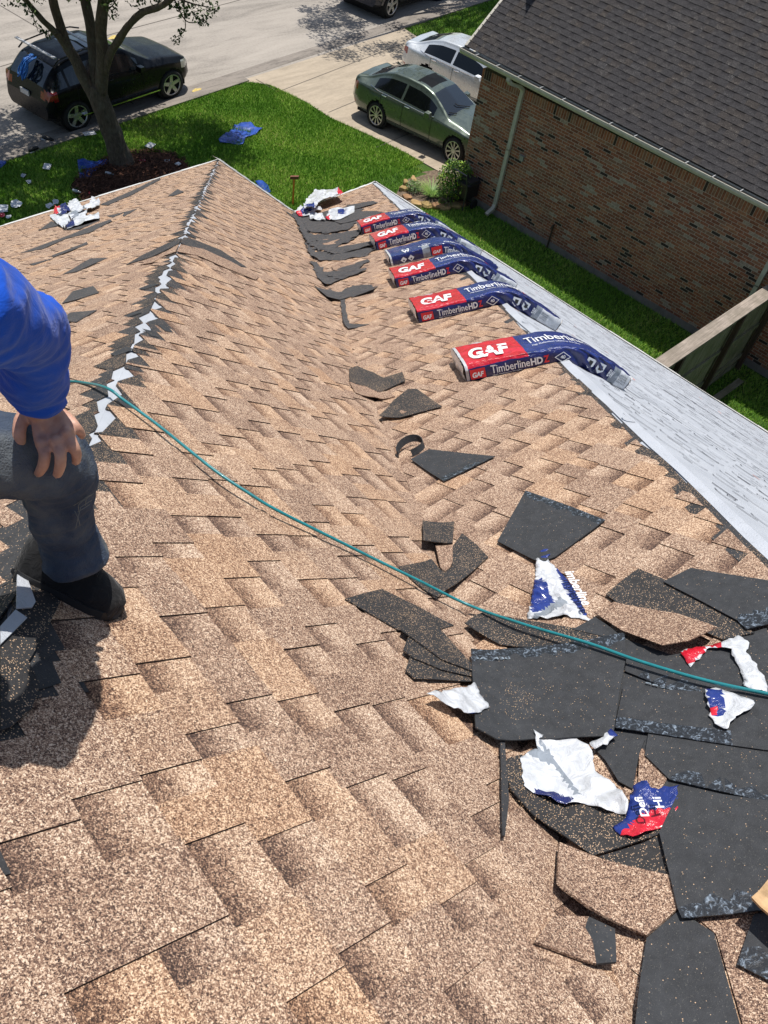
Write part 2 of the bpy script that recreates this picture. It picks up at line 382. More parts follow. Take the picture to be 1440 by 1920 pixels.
while v < vtopD-.1:
    u = uD2(v)+R.uniform(0, .3); typ = row % 4
    while u < 15.2:
        near = u > 5
        if typ in (0, 2): ln = R.uniform(.04, .16); dash(u, v+R.uniform(-.006, .006), ln, R.uniform(-.004, .004), R.uniform(.007, .015)); u += ln+R.uniform(.03, .22)
        elif typ == 1:
            pts = [(u+.07*math.cos(t), v+.05*math.sin(t)) for t in np.linspace(.2, 2.9, 7)]
            for a, b in zip(pts, pts[1:]): dash(a[0], a[1], b[0]-a[0], b[1]-a[1], .007)
            if R.random() < .2:
                pts = [(u+.02*math.cos(t), v-.03+.02*math.sin(t)) for t in np.linspace(0, 6.283, 9)]
                for a, b in zip(pts, pts[1:]): dash(a[0], a[1], b[0]-a[0], b[1]-a[1], .005)
            u += R.uniform(.14, .2)
        else:
            if R.random() < .10: dash(u, v, .05, .02, .012, 1)
            if R.random() < .5: dash(u, v, .03, R.uniform(-.03, .03), .006)
            u += R.uniform(.06, .3)
    v += R.choice((.06, .09, .12)); row += 1
for v in (1.3, 2.3, 3.3, 4.3, 5.3, 6.3, 7.3):
    u0 = uD2(v); n = 40
    for j in range(n): a = u0+(15.4-u0)*j/n; dash(a, v, (15.4-u0)/n, 0, .008)
pm = pr.build('printed_marks', [M_INK, M_INKR], house); tag(pm, kind='stuff')
# narrow underlayment lap showing on the C side of hip 2
lap = MB(); n = 60
for i in range(n):
    v0_, v1_ = vtopC*i/n, vtopC*(i+1)/n; w0, w1 = .055+.02*mnoise.noise(Vector((i*.4, 0, 0))), .055+.02*mnoise.noise(Vector(((i+1)*.4, 0, 0)))
    lap.add([PC.P(uC2(v0_)+.004, v0_, .006), PC.P(uC2(v0_)-w0, v0_, .005), PC.P(uC2(v1_)-w1, v1_, .005), PC.P(uC2(v1_)+.004, v1_, .006)], [(0, 1, 2, 3)])
lap.build('underlayment_lap', M_SILV, house)
# drip edges, fascia, grit in the drip line
def drip(a, b, out, name, m, wtop=.05, n=1, up=None, drop=.06):
    a, b, out = np.array(a, float), np.array(b, float), np.array(out, float); mb = MB(); k = 24
    for i in range(k):
        p, q = a+(b-a)*i/k, a+(b-a)*(i+1)/k; o = unit(out)
        jl = .004*math.sin(i*1.7); z = np.array([0, 0, 1.])
        up_ = unit(up)
        P = [p+up_*wtop+z*.012, q+up_*wtop+z*.012, q+o*.02+z*(.012+jl), p+o*.02+z*(.012+jl), p+o*.02-z*drop, q+o*.02-z*drop]
        mb.add(P, [(0, 1, 2, 3), (3, 2, 5, 4)])
    return mb.build(name, m, house)
upA, upB, upC, upD = PA.V, PB.V, PC.V, PD.V
leftA = O0+PA.U*EAVE_A
outA = np.cross(PA.U, [0, 0, 1]); outA = outA*np.sign(outA[1])
drip(O0, leftA, outA, 'drip_edge', M_WHITE, .05, up=upA)
drip(O0, OQ, (1, 0, 0), 'drip_edge', M_GALV, .16, up=upB, drop=.08)
drip(OQ, OR, (0, 1, 0), 'drip_edge', M_WHITE, .05, up=upC)
drip(OR, OR+np.array([0, -15.5, 0]), (1, 0, 0), 'drip_edge', M_WHITE, .02, up=upD)
g = MB(); k = 160
for i in range(k):
    u0, u1 = 15.5*i/k, 15.5*(i+1)/k; wa = .10+.05*mnoise.noise(Vector((u0*3, 1, 0))); wb = .10+.05*mnoise.noise(Vector((u1*3, 1, 0)))
    g.add([PD.P(u0, .03, .018), PD.P(u1, .03, .018), PD.P(u1, wb, .0165), PD.P(u0, wa, .0165)], [(0, 1, 2, 3)])
g.build('gutter_grit', M_DIRT, house)
g = MB()
for i in range(60):
    u0, u1 = BB*i/60, BB*(i+1)/60; wa = .19+.02*mnoise.noise(Vector((u0*9, 5, 0)))
    g.add([PB.P(u0, .15, .016), PB.P(u1, .15, .016), PB.P(u1, wa, .013), PB.P(u0, wa, .013)], [(0, 1, 2, 3)])
g.build('gutter_grit', M_DIRT, house)
# walls, soffits
def brickmat():
    m, nt, b = newmat('brick_plain'); tc = N(nt, 'ShaderNodeTexCoord'); sx = N(nt, 'ShaderNodeSeparateXYZ'); L(nt, tc.outputs['Object'], sx.inputs[0])
    cb = N(nt, 'ShaderNodeCombineXYZ'); L(nt, math_(nt, 'ADD', sx.outputs[0], sx.outputs[1]), cb.inputs[0]); L(nt, sx.outputs[2], cb.inputs[1])
    br = N(nt, 'ShaderNodeTexBrick'); L(nt, cb.outputs[0], br.inputs['Vector']); br.inputs['Scale'].default_value = 1; br.inputs['Brick Width'].default_value = .21; br.inputs['Row Height'].default_value = .075; br.inputs['Mortar Size'].default_value = .006
    br.inputs['Color1'].default_value = (.2, .09, .06, 1); br.inputs['Color2'].default_value = (.11, .055, .04, 1); br.inputs['Mortar'].default_value = (.35, .31, .26, 1)
    L(nt, br.outputs[0], b.inputs['Base Color']); b.inputs['Roughness'].default_value = .9; return m
M_BRICKP = brickmat(); M_SOFF = simple('painted_soffit', (.62, .60, .54), .6)
inset = .35
wl = MB(); fp = [(-.35, -.45), (-.35, -BB-.35), (CC-.35, -BB-.35), (CC-.35, -17.2), (-14, -17.2), (-14, -14*AY-.45)]
n = len(fp)
for i in range(n):
    (a, b_), (c, d) = fp[i], fp[(i+1) % n]
    wl.add([(a, b_, GZ), (c, d, GZ), (c, d, -.12), (a, b_, -.12)], [(0, 1, 2, 3)])
wl.build('wall', M_BRICKP, house)
sf = MB(); zs = -.10
sf.add([(0, 0, zs), (0, -BB, zs), (CC, -BB, zs), (CC, -17.5, zs), (-14.2, -17.5, zs), (-14.2, -14.2*AY, zs)], [(5, 4, 3, 2, 1, 0)]); sf.build('soffit', M_SOFF, house)
# rear slopes closing the roof behind the camera
apex1, apexV, apex2 = O0+H1*top, OQ+HV*top, OR+H2*top
bk = MB(); ridge_l = np.array(PA.P(uA(vtopA)+2.5, vtopA)); 
bk.add([apex1, ridge_l, (-14.2, -17.5, 0), (-9, -17.5, 0), apexV], [(0, 1, 2, 3, 4)])
bk.add([apexV, (-9, -17.5, 0), PD.P(15.5, 0, -.05), PD.P(15.5, vtopD, -.05), apex2], [(0, 1, 2, 3, 4)])
bk.build('rear_slope', simple('rear_tan_shingle', (.34, .22, .15), .9, 0, .2, .4, 40, .3), house)
# ------------------------------------------------------------------ ground, street, drive
def gp(px): return PG.hit(px)[:2]
def flat(name, pts, z, m, th=None):
    n = len(pts); vs = [(x, y, z) for x, y in pts]
    if th: vs += [(x, y, z-th) for x, y in pts]; fs = [tuple(range(n))]+[(i, i+n, (i+1) % n+n, (i+1) % n) for i in range(n)]
    else: fs = [tuple(range(n))]
    a = sum(pts[i][0]*pts[(i+1) % n][1]-pts[(i+1) % n][0]*pts[i][1] for i in range(n))
    if a < 0: fs = [tuple(reversed(f)) for f in fs]
    o = mesh_obj(name, vs, fs, m); o['kind'] = 'structure'; return o
def grass_mat():
    m, nt, b = newmat('lawn_turf'); co = objco(nt); n = noise(nt, co, 1.1, 4, .6).outputs[0]; f = noise(nt, co, 45, 4, .75).outputs[0]
    c = ramp(nt, f, [(.25, (.018, .042, .008)), (.5, (.05, .12, .015)), (.75, (.11, .20, .033))])
    c = mixc(nt, math_(nt, 'MULTIPLY', math_(nt, 'GREATER_THAN', n, .5), .25), c, (.075, .115, .022))
    L(nt, c, b.inputs['Base Color']); b.inputs['Roughness'].default_value = .8; b.inputs['Specular IOR Level'].default_value = .2; bump(nt, b, f, .8, .04); return m
M_LAWN = grass_mat()
def conc_mat(name, col, stain=.5, sc_=.8):
    m, nt, b = newmat(name); co = objco(nt)
    mp = N(nt, 'ShaderNodeMapping'); mp.inputs['Rotation'].default_value = (0, 0, .1); mp.inputs['Scale'].default_value = (.25, 1.2, 1); L(nt, co, mp.inputs[0])
    a = noise(nt, mp.outputs[0], 1.6*sc_, 6, .65, .6).outputs[0]; f = noise(nt, co, 14, 5, .7).outputs[0]; g2 = noise(nt, co, 120, 3, .7).outputs[0]
    s = math_(nt, 'ADD', math_(nt, 'MULTIPLY', a, .6), math_(nt, 'ADD', math_(nt, 'MULTIPLY', f, .28), math_(nt, 'MULTIPLY', g2, .12)))
    L(nt, ramp(nt, s, [(.36, tuple(x*(1-stain) for x in col)), (.50, col), (.64, tuple(min(1, x*1.22) for x in col))]), b.inputs['Base Color'])
    b.inputs['Roughness'].default_value = .88; bump(nt, b, f, .25, .01); return m
M_ROAD = conc_mat('street_concrete', (.33, .295, .255), .38); M_DRIVE = conc_mat('driveway_concrete', (.38, .315, .235), .22, 2); M_CURB = conc_mat('curb_concrete', (.235, .205, .175), .5, 3)
M_JOINT = simple('tar_joint', (.10, .085, .07), .8); M_FOUND = conc_mat('foundation_concrete', (.22, .20, .18), .35, 2)
flat('ground', [(-150, -150), (220, -150), (220, 220), (-150, 220)], GZ-.01, M_LAWN)
def cy(x): return 7.55+.105*(x+.9)          # our side of the street
flat('street', [(-60, cy(-60)), (80, cy(80)), (80, cy(80)+9.5), (-60, cy(-60)+9.5)], GZ-.004+.0, M_ROAD)
def strip_(name, x0, x1, off, wd, z, m, th=.0, n=1):
    return flat(name, [(x0, cy(x0)+off), (x1, cy(x1)+off), (x1, cy(x1)+off+wd), (x0, cy(x0)+off+wd)], z, m, th or None)
strip_('curb', -60, 7.2, -.12, .30, GZ+.05, M_CURB, .08); strip_('gutter_pan', -60, 80, .18, .42, GZ+.002, M_CURB)
strip_('curb', 14.3, 80, -.05, .30, GZ+.05, M_CURB, .08); strip_('curb', -60, 80, 9.3, .3, GZ+.06, M_CURB, .08)
def line_(p, q, wd=.03, z=GZ+.003, m=None):
    p, q = np.array(p[:2]), np.array(q[:2]); d = unit(q-p); nn = np.array([-d[1], d[0]])*wd/2
    return [tuple(p-nn), tuple(q-nn), tuple(q+nn), tuple(p+nn)]
for i, (a, b) in enumerate([((0, 125), (40, 113)), ((40, 113), (240, 55)), ((240, 55), (480, -8)), ((0, 10), (110, 75)), ((110, 75), (250, 195))]):
    flat('street_joint', line_(gp(a), gp(b), .03), GZ+.002, M_JOINT)
M_YEL = simple('worn_yellow_paint', (.55, .42, .14), .8, 0, .3, .4, 30)
# driveway
drv = [gp(p) for p in [(427, 160), (470, 155), (505, 160), (530, 171), (575, 193), (620, 222), (700, 258), (760, 287), (822, 322)]]
drv += [(8.75, .72), (14.4, .72), (14.6, 5.5), (14.3, 7.8), (14.5, cy(14.5)-.05)]
flat('driveway', drv, GZ+.02, M_DRIVE, .03)
for a, b in [((517, 171), (480, 150)), ((528, 171), (758, 82)), ((616, 212), (664, 192))]: flat('driveway_joint', line_(gp(a), gp(b), .025), GZ+.024, M_JOINT)
flat('driveway_joint', line_((9.07, 5.81), (14.5, 6.6), .025), GZ+.024, M_JOINT)
flat('driveway_joint', line_(gp((705, 278)), (14, 4.0), .02), GZ+.024, M_JOINT)
# mulch round the tree, planting bed
M_MULCH = simple('red_brown_mulch', (.075, .035, .022), .95, 0, .2, .6, 25, .9, 0, 60); M_SOIL = simple('bed_soil', (.16, .12, .085), .95, 0, .2, .5, 18, .8, 0, 60)
def blob(cx, cy_, rx, ry, rot, n=36, seed=0, amp=.12):
    out = []
    for i in range(n):
        t = 2*math.pi*i/n; k = 1+amp*mnoise.noise(Vector((math.cos(t)*1.5, math.sin(t)*1.5, seed))); x, y = rx*k*math.cos(t), ry*k*math.sin(t)
        out.append((cx+x*math.cos(rot)-y*math.sin(rot), cy_+x*math.sin(rot)+y*math.cos(rot)))
    return out
def mound(name, pts, z, hgt, m, seed=1):
    c = np.mean(pts, 0); vs = []; n = len(pts); K = 10
    for k in range(K+1):
        t = k/K
        for x, y in pts:
            X, Y = c[0]+(x-c[0])*(1-t*.999), c[1]+(y-c[1])*(1-t*.999); vs.append((X, Y, z+hgt*math.sin(t*math.pi/2)+.05*mnoise.noise(Vector((X*4, Y*4, seed)))*(t > 0)+.03*mnoise.noise(Vector((X*14, Y*14, seed)))*(t > 0)))
    fs = [(k*n+i, k*n+(i+1) % n, (k+1)*n+(i+1) % n, (k+1)*n+i) for k in range(K) for i in range(n)]
    o = mesh_obj(name, vs, fs, m, None, False); return o
mulch_pts = blob(1.40, 5.35, 1.55, 1.10, .15, 40, 3)
mo = mound('mulch_bed', mulch_pts, GZ-.01, .13, M_MULCH); mo['kind'] = 'structure'
mc = MB(); R = random.Random(3)
for i in range(2600):
    t = R.uniform(0, 6.283); r = math.sqrt(R.random())*1.02; x = 1.40+1.55*r*math.cos(t); y = 5.35+1.15*r*math.sin(t)+.15*1.55*r*math.cos(t)
    z = GZ+.13*math.sin((1-min(1, r))*1.57)+.02+R.uniform(0, .03); a = R.uniform(0, 3.14); l = R.uniform(.02, .06); wd = R.uniform(.006, .016)
    dx, dy = math.cos(a)*l, math.sin(a)*l; ex, ey = -math.sin(a)*wd, math.cos(a)*wd; s = R.uniform(-.02, .02)
    mc.add([(x-dx-ex, y-dy-ey, z-s), (x+dx-ex, y+dy-ey, z+s), (x+dx+ex, y+dy+ey, z+s+.004), (x-dx+ex, y-dy+ey, z-s+.004)], [(0, 1, 2, 3)], R.choice((0, 0, 1)))
mch = mc.build('mulch_chips', [simple('mulch_chip', (.12, .055, .034), .9, 0, .2, .6, 30), simple('mulch_chip_dark', (.05, .022, .014), .9, 0, .2, .5, 30)]); tag(mch, 'reddish brown bark chips around the tree base', 'mulch', kind='stuff')
bed_pts = [gp(p) for p in [(738, 372), (750, 350), (765, 335), (790, 322), (815, 318), (868, 330)]]+[(7.85, .55), (7.85, -.05)]+[gp(p) for p in [(868, 388), (835, 392), (800, 392), (765, 388)]]
bo = mound('planting_bed', bed_pts, GZ-.01, .10, M_SOIL, 5); bo['kind'] = 'structure'
# ------------------------------------------------------------------ grass blades
def inpoly(x, y, P):
    c = False; j = len(P)-1
    for i in range(len(P)):
        if (P[i][1] > y) != (P[j][1] > y) and x < (P[j][0]-P[i][0])*(y-P[i][1])/(P[j][1]-P[i][1])+P[i][0]: c = not c
        j = i
    return c
def inpoly_np(x, y, P):
    c = np.zeros(len(x), bool); j = len(P)-1
    for i in range(len(P)):
        xi, yi = P[i]; xj, yj = P[j]
        if yi != yj: c ^= ((yi > y) != (yj > y)) & (x < (xj-xi)*(y-yi)/(yj-yi)+xi)
        j = i
    return c
rg = np.random.default_rng(5)
def blades(name, x, y, label, hmin=.035, hmax=.075, wd=.009, col=None):
    n = len(x); a = rg.uniform(0, 2*np.pi, n); h = rg.uniform(hmin, hmax, n); le = rg.uniform(-.06, .06, (n, 2)); v = np.zeros((n, 3, 3))
    v[:, 0, 0] = x-np.cos(a)*wd; v[:, 0, 1] = y-np.sin(a)*wd; v[:, 1, 0] = x+np.cos(a)*wd; v[:, 1, 1] = y+np.sin(a)*wd; v[:, :2, 2] = GZ-.012
    v[:, 2, 0] = x+le[:, 0]; v[:, 2, 1] = y+le[:, 1]; v[:, 2, 2] = GZ+h
    me = bpy.data.meshes.new(name); me.vertices.add(n*3); me.vertices.foreach_set('co', v.ravel().astype(np.float32)); me.loops.add(n*3); me.loops.foreach_set('vertex_index', np.arange(n*3, dtype=np.int32))
    me.polygons.add(n); me.polygons.foreach_set('loop_start', np.arange(0, n*3, 3, dtype=np.int32)); me.polygons.foreach_set('loop_total', np.full(n, 3, np.int32))
    for m in M_BL: me.materials.append(m)
    big = np.array([mnoise.noise(Vector((float(p)*.8, float(q)*.8, 2))) for p, q in zip(x[::1], y[::1])])
    mi = (rg.random(n)+big*.9 > .62).astype(np.int32)+(rg.random(n)+big*.12 > .92).astype(np.int32); mi = np.clip(mi, 0, 2); me.polygons.foreach_set('material_index', mi)
    me.update(); o = bpy.data.objects.new(name, me); COL.objects.link(o); tag(o, label, 'grass', kind='stuff'); return o
def blade_mat(name, c):
    m, nt, b = newmat(name); b.inputs['Base Color'].default_value = (*c, 1); b.inputs['Roughness'].default_value = .55; b.inputs['Specular IOR Level'].default_value = .3
    b.inputs['Transmission Weight'].default_value = 0; return m
M_BL = [blade_mat('grass_blade', (.155, .32, .032)), blade_mat('grass_blade_light', (.30, .48, .065)), blade_mat('grass_blade_dry', (.40, .40, .12))]
def scatter(n, x0, x1, y0, y1, test):
    x = rg.uniform(x0, x1, n); y = rg.uniform(y0, y1, n); k = test(x, y); return x[k], y[k]
notbed = lambda x, y: ~inpoly_np(x, y, drv) & ~inpoly_np(x, y, bed_pts) & ~inpoly_np(x, y, mulch_pts)
blades('grass', *scatter(230000, -3.2, 8.4, 2.2, 8.6, lambda x, y: notbed(x, y) & (y < cy(x)-.10)), 'short green front lawn between street curb and the tan roof', wd=.012)
blades('grass', *scatter(80000, 3.4, 7.95, -9.8, 2.2, lambda x, y: notbed(x, y) & (x > 3.2+(2.2-y)*.1)), 'narrow strip of green lawn between tan roof and brick wall', wd=.009)
blades('grass', *scatter(40000, 13.0, 21.0, 6.0, 11.0, lambda x, y: notbed(x, y) & (y < cy(x)-.05) & (x > 14.45)), 'green lawn patch beyond the driveway beside the grey roof', wd=.014)
# ------------------------------------------------------------------ neighbour's house
def nx(y, x=XN): return x+NY*y
nb = empty('brick_house'); tag(nb, 'neighbouring brick house with dark grey shingle roof, cream gutter and downspouts', 'house')
YC, YE = .60, -14.0           # wall corner (street side) and far end
R = random.Random(77)
M_BR = []
for i, c in enumerate([(.34, .135, .080), (.26, .105, .066), (.39, .185, .11), (.055, .04, .035), (.38, .30, .235), (.29, .155, .105)]): M_BR.append(simple('brick_%s' % 'red brown orange black whitewashed dull'.split()[i], c, .9, 0, .25, .35, 22, .4, 0, 60))
M_MORT = simple('pale_mortar', (.54, .47, .38), .95, 0, .2, .2, 40)
zb, zt = GZ+.16, -.13
def brick_face(fn, length, z0, z1, seed, soldier=True):
    mb = MB(); R = random.Random(seed); row = 0; H = .0677; bw, gap = .203, .012
    z = z0; zs_ = z1-(.22 if soldier else 0)
    while z < zs_-.02:
        s = -(.107 if row % 2 else 0)
        while s < length:
            a, b = max(s, 0), min(s+bw-gap, length); n1 = mnoise.noise(Vector((s*.9, z*1.6, seed))); n2 = mnoise.noise(Vector((s*2.2, z*3.5, 4+seed)))
            r = R.random(); mi = 0 if r < .36 else (1 if r < .62 else (2 if r < .8 else 5))
            if n2 > .25 and R.random() < .24: mi = 4
            if R.random() < .02: mi = 4
            if n1 < -.26 and R.random() < .20: mi = 3
            elif R.random() < .03: mi = 3
            if b-a > .02:
                d = R.uniform(.003, .007); q = [(a, z), (b, z), (b, z+H-gap), (a, z+H-gap)]
                mb.add([fn(s_, zz, d) for s_, zz in q]+[fn(s_, zz, -.002) for s_, zz in q], [(0, 1, 2, 3), (0, 4, 5, 1), (1, 5, 6, 2), (2, 6, 7, 3), (3, 7, 4, 0)], mi)
            s += bw
        z += H; row += 1
    if soldier:
        s = 0
        while s < length-.03:
            mi = R.choice((0, 1, 2, 5, 0, 5, 1)) if R.random() > .14 else 3
            q = [(s, z), (s+.057, z), (s+.057, z1), (s, z1)]; d = R.uniform(.003, .006)
            mb.add([fn(s_, zz, d) for s_, zz in q]+[fn(s_, zz, -.002) for s_, zz in q], [(0, 1, 2, 3), (0, 4, 5, 1), (1, 5, 6, 2), (2, 6, 7, 3), (3, 7, 4, 0)], mi); s += .0677
    mb.add([fn(0, z0-.0, 0), fn(length, z0, 0), fn(length, z1, 0), fn(0, z1, 0)], [(0, 1, 2, 3)], 6)
    return mb
side = lambda s, z, d: (nx(YC-s)-d, YC-s, z)
mb = brick_face(side, YC-YE, zb, zt, 3); w1 = mb.build('wall', M_BR+[M_MORT], nb)
frontw = lambda s, z, d: (nx(YC)+s, YC+d, z)
mb = brick_face(frontw, 1.0, zb, zt, 4); mb.build('wall', M_BR+[M_MORT], nb)
fm = MB(); fm.add([(nx(YC)+1.0, YC, GZ), (20, YC, GZ), (20, YC, zt+3), (nx(YC)+1, YC, zt+3)], [(0, 1, 2, 3)]); fm.build('wall', M_BRICKP, nb); fm = MB(); fm.add([(nx(YE), YE, GZ), (20, YE, GZ), (20, YE, zt+3), (nx(YE), YE, zt+3)], [(3, 2, 1, 0)])
fm.build('wall', M_BRICKP, nb)
gd = MB()
for i in range(4): gd.box((10.2, YC+.005, GZ+.05+i*.54), (15.0, YC+.04, GZ+.57+i*.54))
gd.build('garage_door', M_WHITE, nb)
fo = MB(); fo.add([(nx(YC)-.02, YC+.02, GZ-.1), (nx(YE)-.02, YE, GZ-.1), (nx(YE)-.02, YE, zb), (nx(YC)-.02, YC+.02, zb), (nx(YE)+.02, YE, zb), (nx(YC)+.02, YC+.02, zb), (20, YC+.02, GZ-.1), (20, YC+.02, zb)], [(0, 1, 2, 3), (3, 2, 4, 5), (0, 3, 7, 6)])
fo.build('foundation', M_FOUND, nb)
# roof : gable with eave on our side
PIT_N = .80; GY1, GY0 = 1.02, -14.4; XG = XN-.45
eo = np.array([XG+.145, GY1-.02, ZN+.03]); PN = Plane([-PIT_N, 0, 1], eo, [0, -1, 0])
def nxx(P): return (P[0]+NY*(P[1]), P[1], P[2])
Lr = GY1-GY0; Vr = 7.2
S = Shingles(PN); R2 = random.Random(9); v = 0; E = .143
while v < Vr:
    u = -R2.uniform(0, .2)
    while u < Lr:
        gw = R2.choice((.09, .13, .17, .22)); tw = R2.choice((.12, .16, .20, .26))
        for a, b, kd, hh in ((u, u+gw, .0, 0), (u+gw, u+gw+tw, .5, .0035)):
            a, b = max(a, 0), min(b, Lr)
            if b > a: S.piece([(a, v), (b, v), (b, v+E*1.05), (a, v+E*1.05)], 0, v, .009+hh, -.0085/E*.9, kd, R2.random(), E=E)
        u += gw+tw
    v += E
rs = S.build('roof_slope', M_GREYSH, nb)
ridge = PN.P(0, Vr, 0); rm = MB()
rm.add([PN.P(0, 0, -.003), PN.P(Lr, 0, -.003), PN.P(Lr, Vr, -.003), PN.P(0, Vr, -.003), (2*ridge[0]-eo[0], GY1, eo[2]), (2*ridge[0]-eo[0], GY0, eo[2])], [(0, 1, 2, 3), (3, 2, 5, 4)])
rm.build('roof_deck', M_GREYSH, nb)
fb = MB()  # rake board and gutter fascia
p0, p1 = PN.P(0, 0, 0), PN.P(0, Vr, 0)
fb.add([p0+[0, .03, .01], p1+[0, .03, .01], p1+[0, .03, -.18], p0+[0, .03, -.18], p0+[0, -.03, .01], p1+[0, -.03, .01], p1+[0, -.03, -.18], p0+[0, -.03, -.18]], [(3, 2, 1, 0), (0, 1, 5, 4), (2, 3, 7, 6)])
fb.add([(XG+.155, GY1, ZN), (XG+.155, GY0, ZN), (XG+.155, GY0, ZN-.15), (XG+.155, GY1, ZN-.15)], [(0, 1, 2, 3)])
M_CREAM = simple('cream_painted_trim', (.52, .49, .41), .5, 0, .5, .12, 12)
fb.build('fascia', M_CREAM, nb)
sf = MB(); sf.add([(XG+.155, GY1, ZN-.14), (XG+.155, GY0, ZN-.14), (nx(0)+.1, GY0, ZN-.34+.2), (nx(0)+.1, GY1, ZN-.14)], [(0, 1, 2, 3)]); sf.build('soffit', M_CREAM, nb)
# gutter: K profile with hangers, closed street end
gt = MB(); prof = [(.15, -.005), (.15, -.115), (.035, -.115), (.0, -.05), (.0, .0), (.012, .002), (.014, -.006)]
for i in range(len(prof)-1):
    (a, b), (c, d) = prof[i], prof[i+1]
    gt.add([(XG+a, GY1+.02, ZN+b), (XG+a, GY0, ZN+b), (XG+c, GY0, ZN+d), (XG+c, GY1+.02, ZN+d)], [(0, 1, 2, 3)])
gt.add([(XG+a, GY1+.02, ZN+b) for a, b in prof[:5]], [(0, 1, 2, 3, 4)])
gut = gt.build('gutter', M_CREAM, nb)
gi = MB(); gi.add([(XG+.018, GY1, ZN-.03), (XG+.018, GY0, ZN-.03), (XG+.148, GY0, ZN-.03), (XG+.148, GY1, ZN-.03)], [(0, 1, 2, 3)])  # dark sheet paints in the shade between roof edge and gutter front
gi.build('gutter_shadow_line', simple('painted_gutter_shade', (.022, .017, .014), .9), nb).name = 'gutter_shade_sheet'
for k in range(22):
    y = GY1-.45-k*.62; h = MB(); h.box((XG+.002, y-.008, ZN+.001), (XG+.19, y+.008, ZN+.012)); h.build('gutter_hanger', M_GALV, gut)
def downspout(y, z0=ZN-.11):
    d = MB(); xw = nx(y)-.055; P = [(XG+.065, y+.20, z0+.02), (XG+.065, y+.20, z0-.07), (XG+.12, y+.17, z0-.13), (xw-.06, y+.05, z0-.20), (xw, y, z0-.27), (xw, y, -1.5), (xw, y, GZ+.30), (xw-.06, y+.0, GZ+.2), (xw-.24, y+.02, GZ+.10)]
    wx, wy = .034, .045
    for i in range(len(P)-1):
        a, b = np.array(P[i]), np.array(P[i+1]); t = unit(b-a); e1 = np.array([0, 1., 0]); e1 = unit(e1-t*(e1@t)); e2 = np.cross(t, e1)
        q = lambda c, t_: [c+e1*wy*s1+e2*wx*s2+t*t_ for s1, s2 in ((-1, -1), (1, -1), (1, 1), (-1, 1))]
        d.add(q(a, -.01)+q(b, .01), [(0, 1, 5, 4), (1, 2, 6, 5), (2, 3, 7, 6), (3, 0, 4, 7), (0, 3, 2, 1), (4, 5, 6, 7)])
    o = d.build('downspout', M_CREAM, nb)
    for z in (-.55, -2.4): s = MB(); s.box((xw-.038, y-.052, z), (xw+.05, y+.052, z+.03)); s.build('strap', M_CREAM, o)
    return o
downspout(-.62); downspout(-7.25)
for y, z in ((-1.02, -1.55),):
    v_ = MB(); v_.box((nx(y)-.05, y-.05, z-.06), (nx(y), y+.05, z+.06)); v_.box((nx(y)-.075, y-.06, z+.05), (nx(y), y+.06, z+.075)); v_.build('outlet_cover', simple('aged_grey_plastic', (.33, .33, .31), .5), nb)
hb = MB(); y = -2.35; hb.tube([(nx(y), y, GZ+.6), (nx(y)-.08, y, GZ+.6), (nx(y)-.12, y, GZ+.52)], .018, 8); hb.tube([(nx(y)-.04, y, GZ+.58), (nx(y)-.04, y, GZ+.0)], .02, 8); hb.build('hose_bib', simple('dull_brass', (.07, .05, .035), .6), nb)
rebase(nb, (nx(0)+4, -6, GZ))
# ------------------------------------------------------------------ wooden fence between the houses
def wood_mat(name, c1, c2, ax=2):
    m, nt, b = newmat(name); co = objco(nt); mp = N(nt, 'ShaderNodeMapping'); sc_ = [18, 18, 18]; sc_[ax] = 1.2; mp.inputs['Scale'].default_value = sc_; L(nt, co, mp.inputs[0])
    g = noise(nt, mp.outputs[0], 2.0, 6, .7, .3).outputs[0]; p = noise(nt, co, 3, 4, .6).outputs[0]
    c = ramp(nt, g, [(.3, tuple(x*.5 for x in c1)), (.5, c1), (.7, tuple(min(1, x*1.5) for x in c1))])
    c = mixc(nt, ramp(nt, p, [(.4, 0), (.65, .8)]), c, c2)
    L(nt, c, b.inputs['Base Color']); b.inputs['Roughness'].default_value = .9; bump(nt, b, g, .6, .01); return m
M_WBOARD = wood_mat('weathered_mossy_boards', (.26, .235, .15), (.17, .17, .08)); M_WCAP = wood_mat('weathered_cap_rail', (.30, .25, .205), (.20, .17, .13), 0); M_WPOST = wood_mat('brown_post', (.085, .050, .032), (.05, .035, .025))
f0, f1 = np.array([1.6, -7.62]), np.array([nx(-7.7)-.02, -7.72])
fe = empty('wooden_fence'); tag(fe, 'weathered board fence with flat cap rail joining the brick wall', 'fence')
fd = unit(f1-f0); fn_ = np.array([fd[1], -fd[0]]); FT = GZ+2.1
if fn_[1] > 0: fn_ = -fn_
def FM(p): return (f0[0]+fd[0]*p[0]+fn_[0]*p[1], f0[1]+fd[1]*p[0]+fn_[1]*p[1], p[2])
FL = float(np.linalg.norm(f1-f0))
c = MB(); c.box((-.1, -.14, FT), (FL, .13, FT+.038), FM); c.build('cap_rail', M_WCAP, fe)
x = 0; i = 0
while x < FL-.02:
    b_ = MB(); b_.box((x+.004, -.03+.002*(i % 3), GZ+.16), (min(x+.138, FL), -.012+.002*(i % 3), FT-.002), FM); b_.build('board', M_WBOARD, fe); x += .142; i += 1
for z in (.3, 1.1, 1.85): r_ = MB(); r_.box((0, -.01, GZ+z), (FL, .03, GZ+z+.085), FM); r_.build('rail', M_WBOARD, fe)
for x in (.2, 2.4, 4.55, 6.1): p_ = MB(); p_.box((x, .031, GZ), (x+.09, .12, FT-.003), FM); p_.build('post', M_WPOST, fe)
k_ = MB(); k_.box((0, -.035, GZ+.0), (FL, .012, GZ+.155), FM); k_.build('kick_board', M_WBOARD, fe)
rebase(fe, (f0[0], f0[1], GZ))
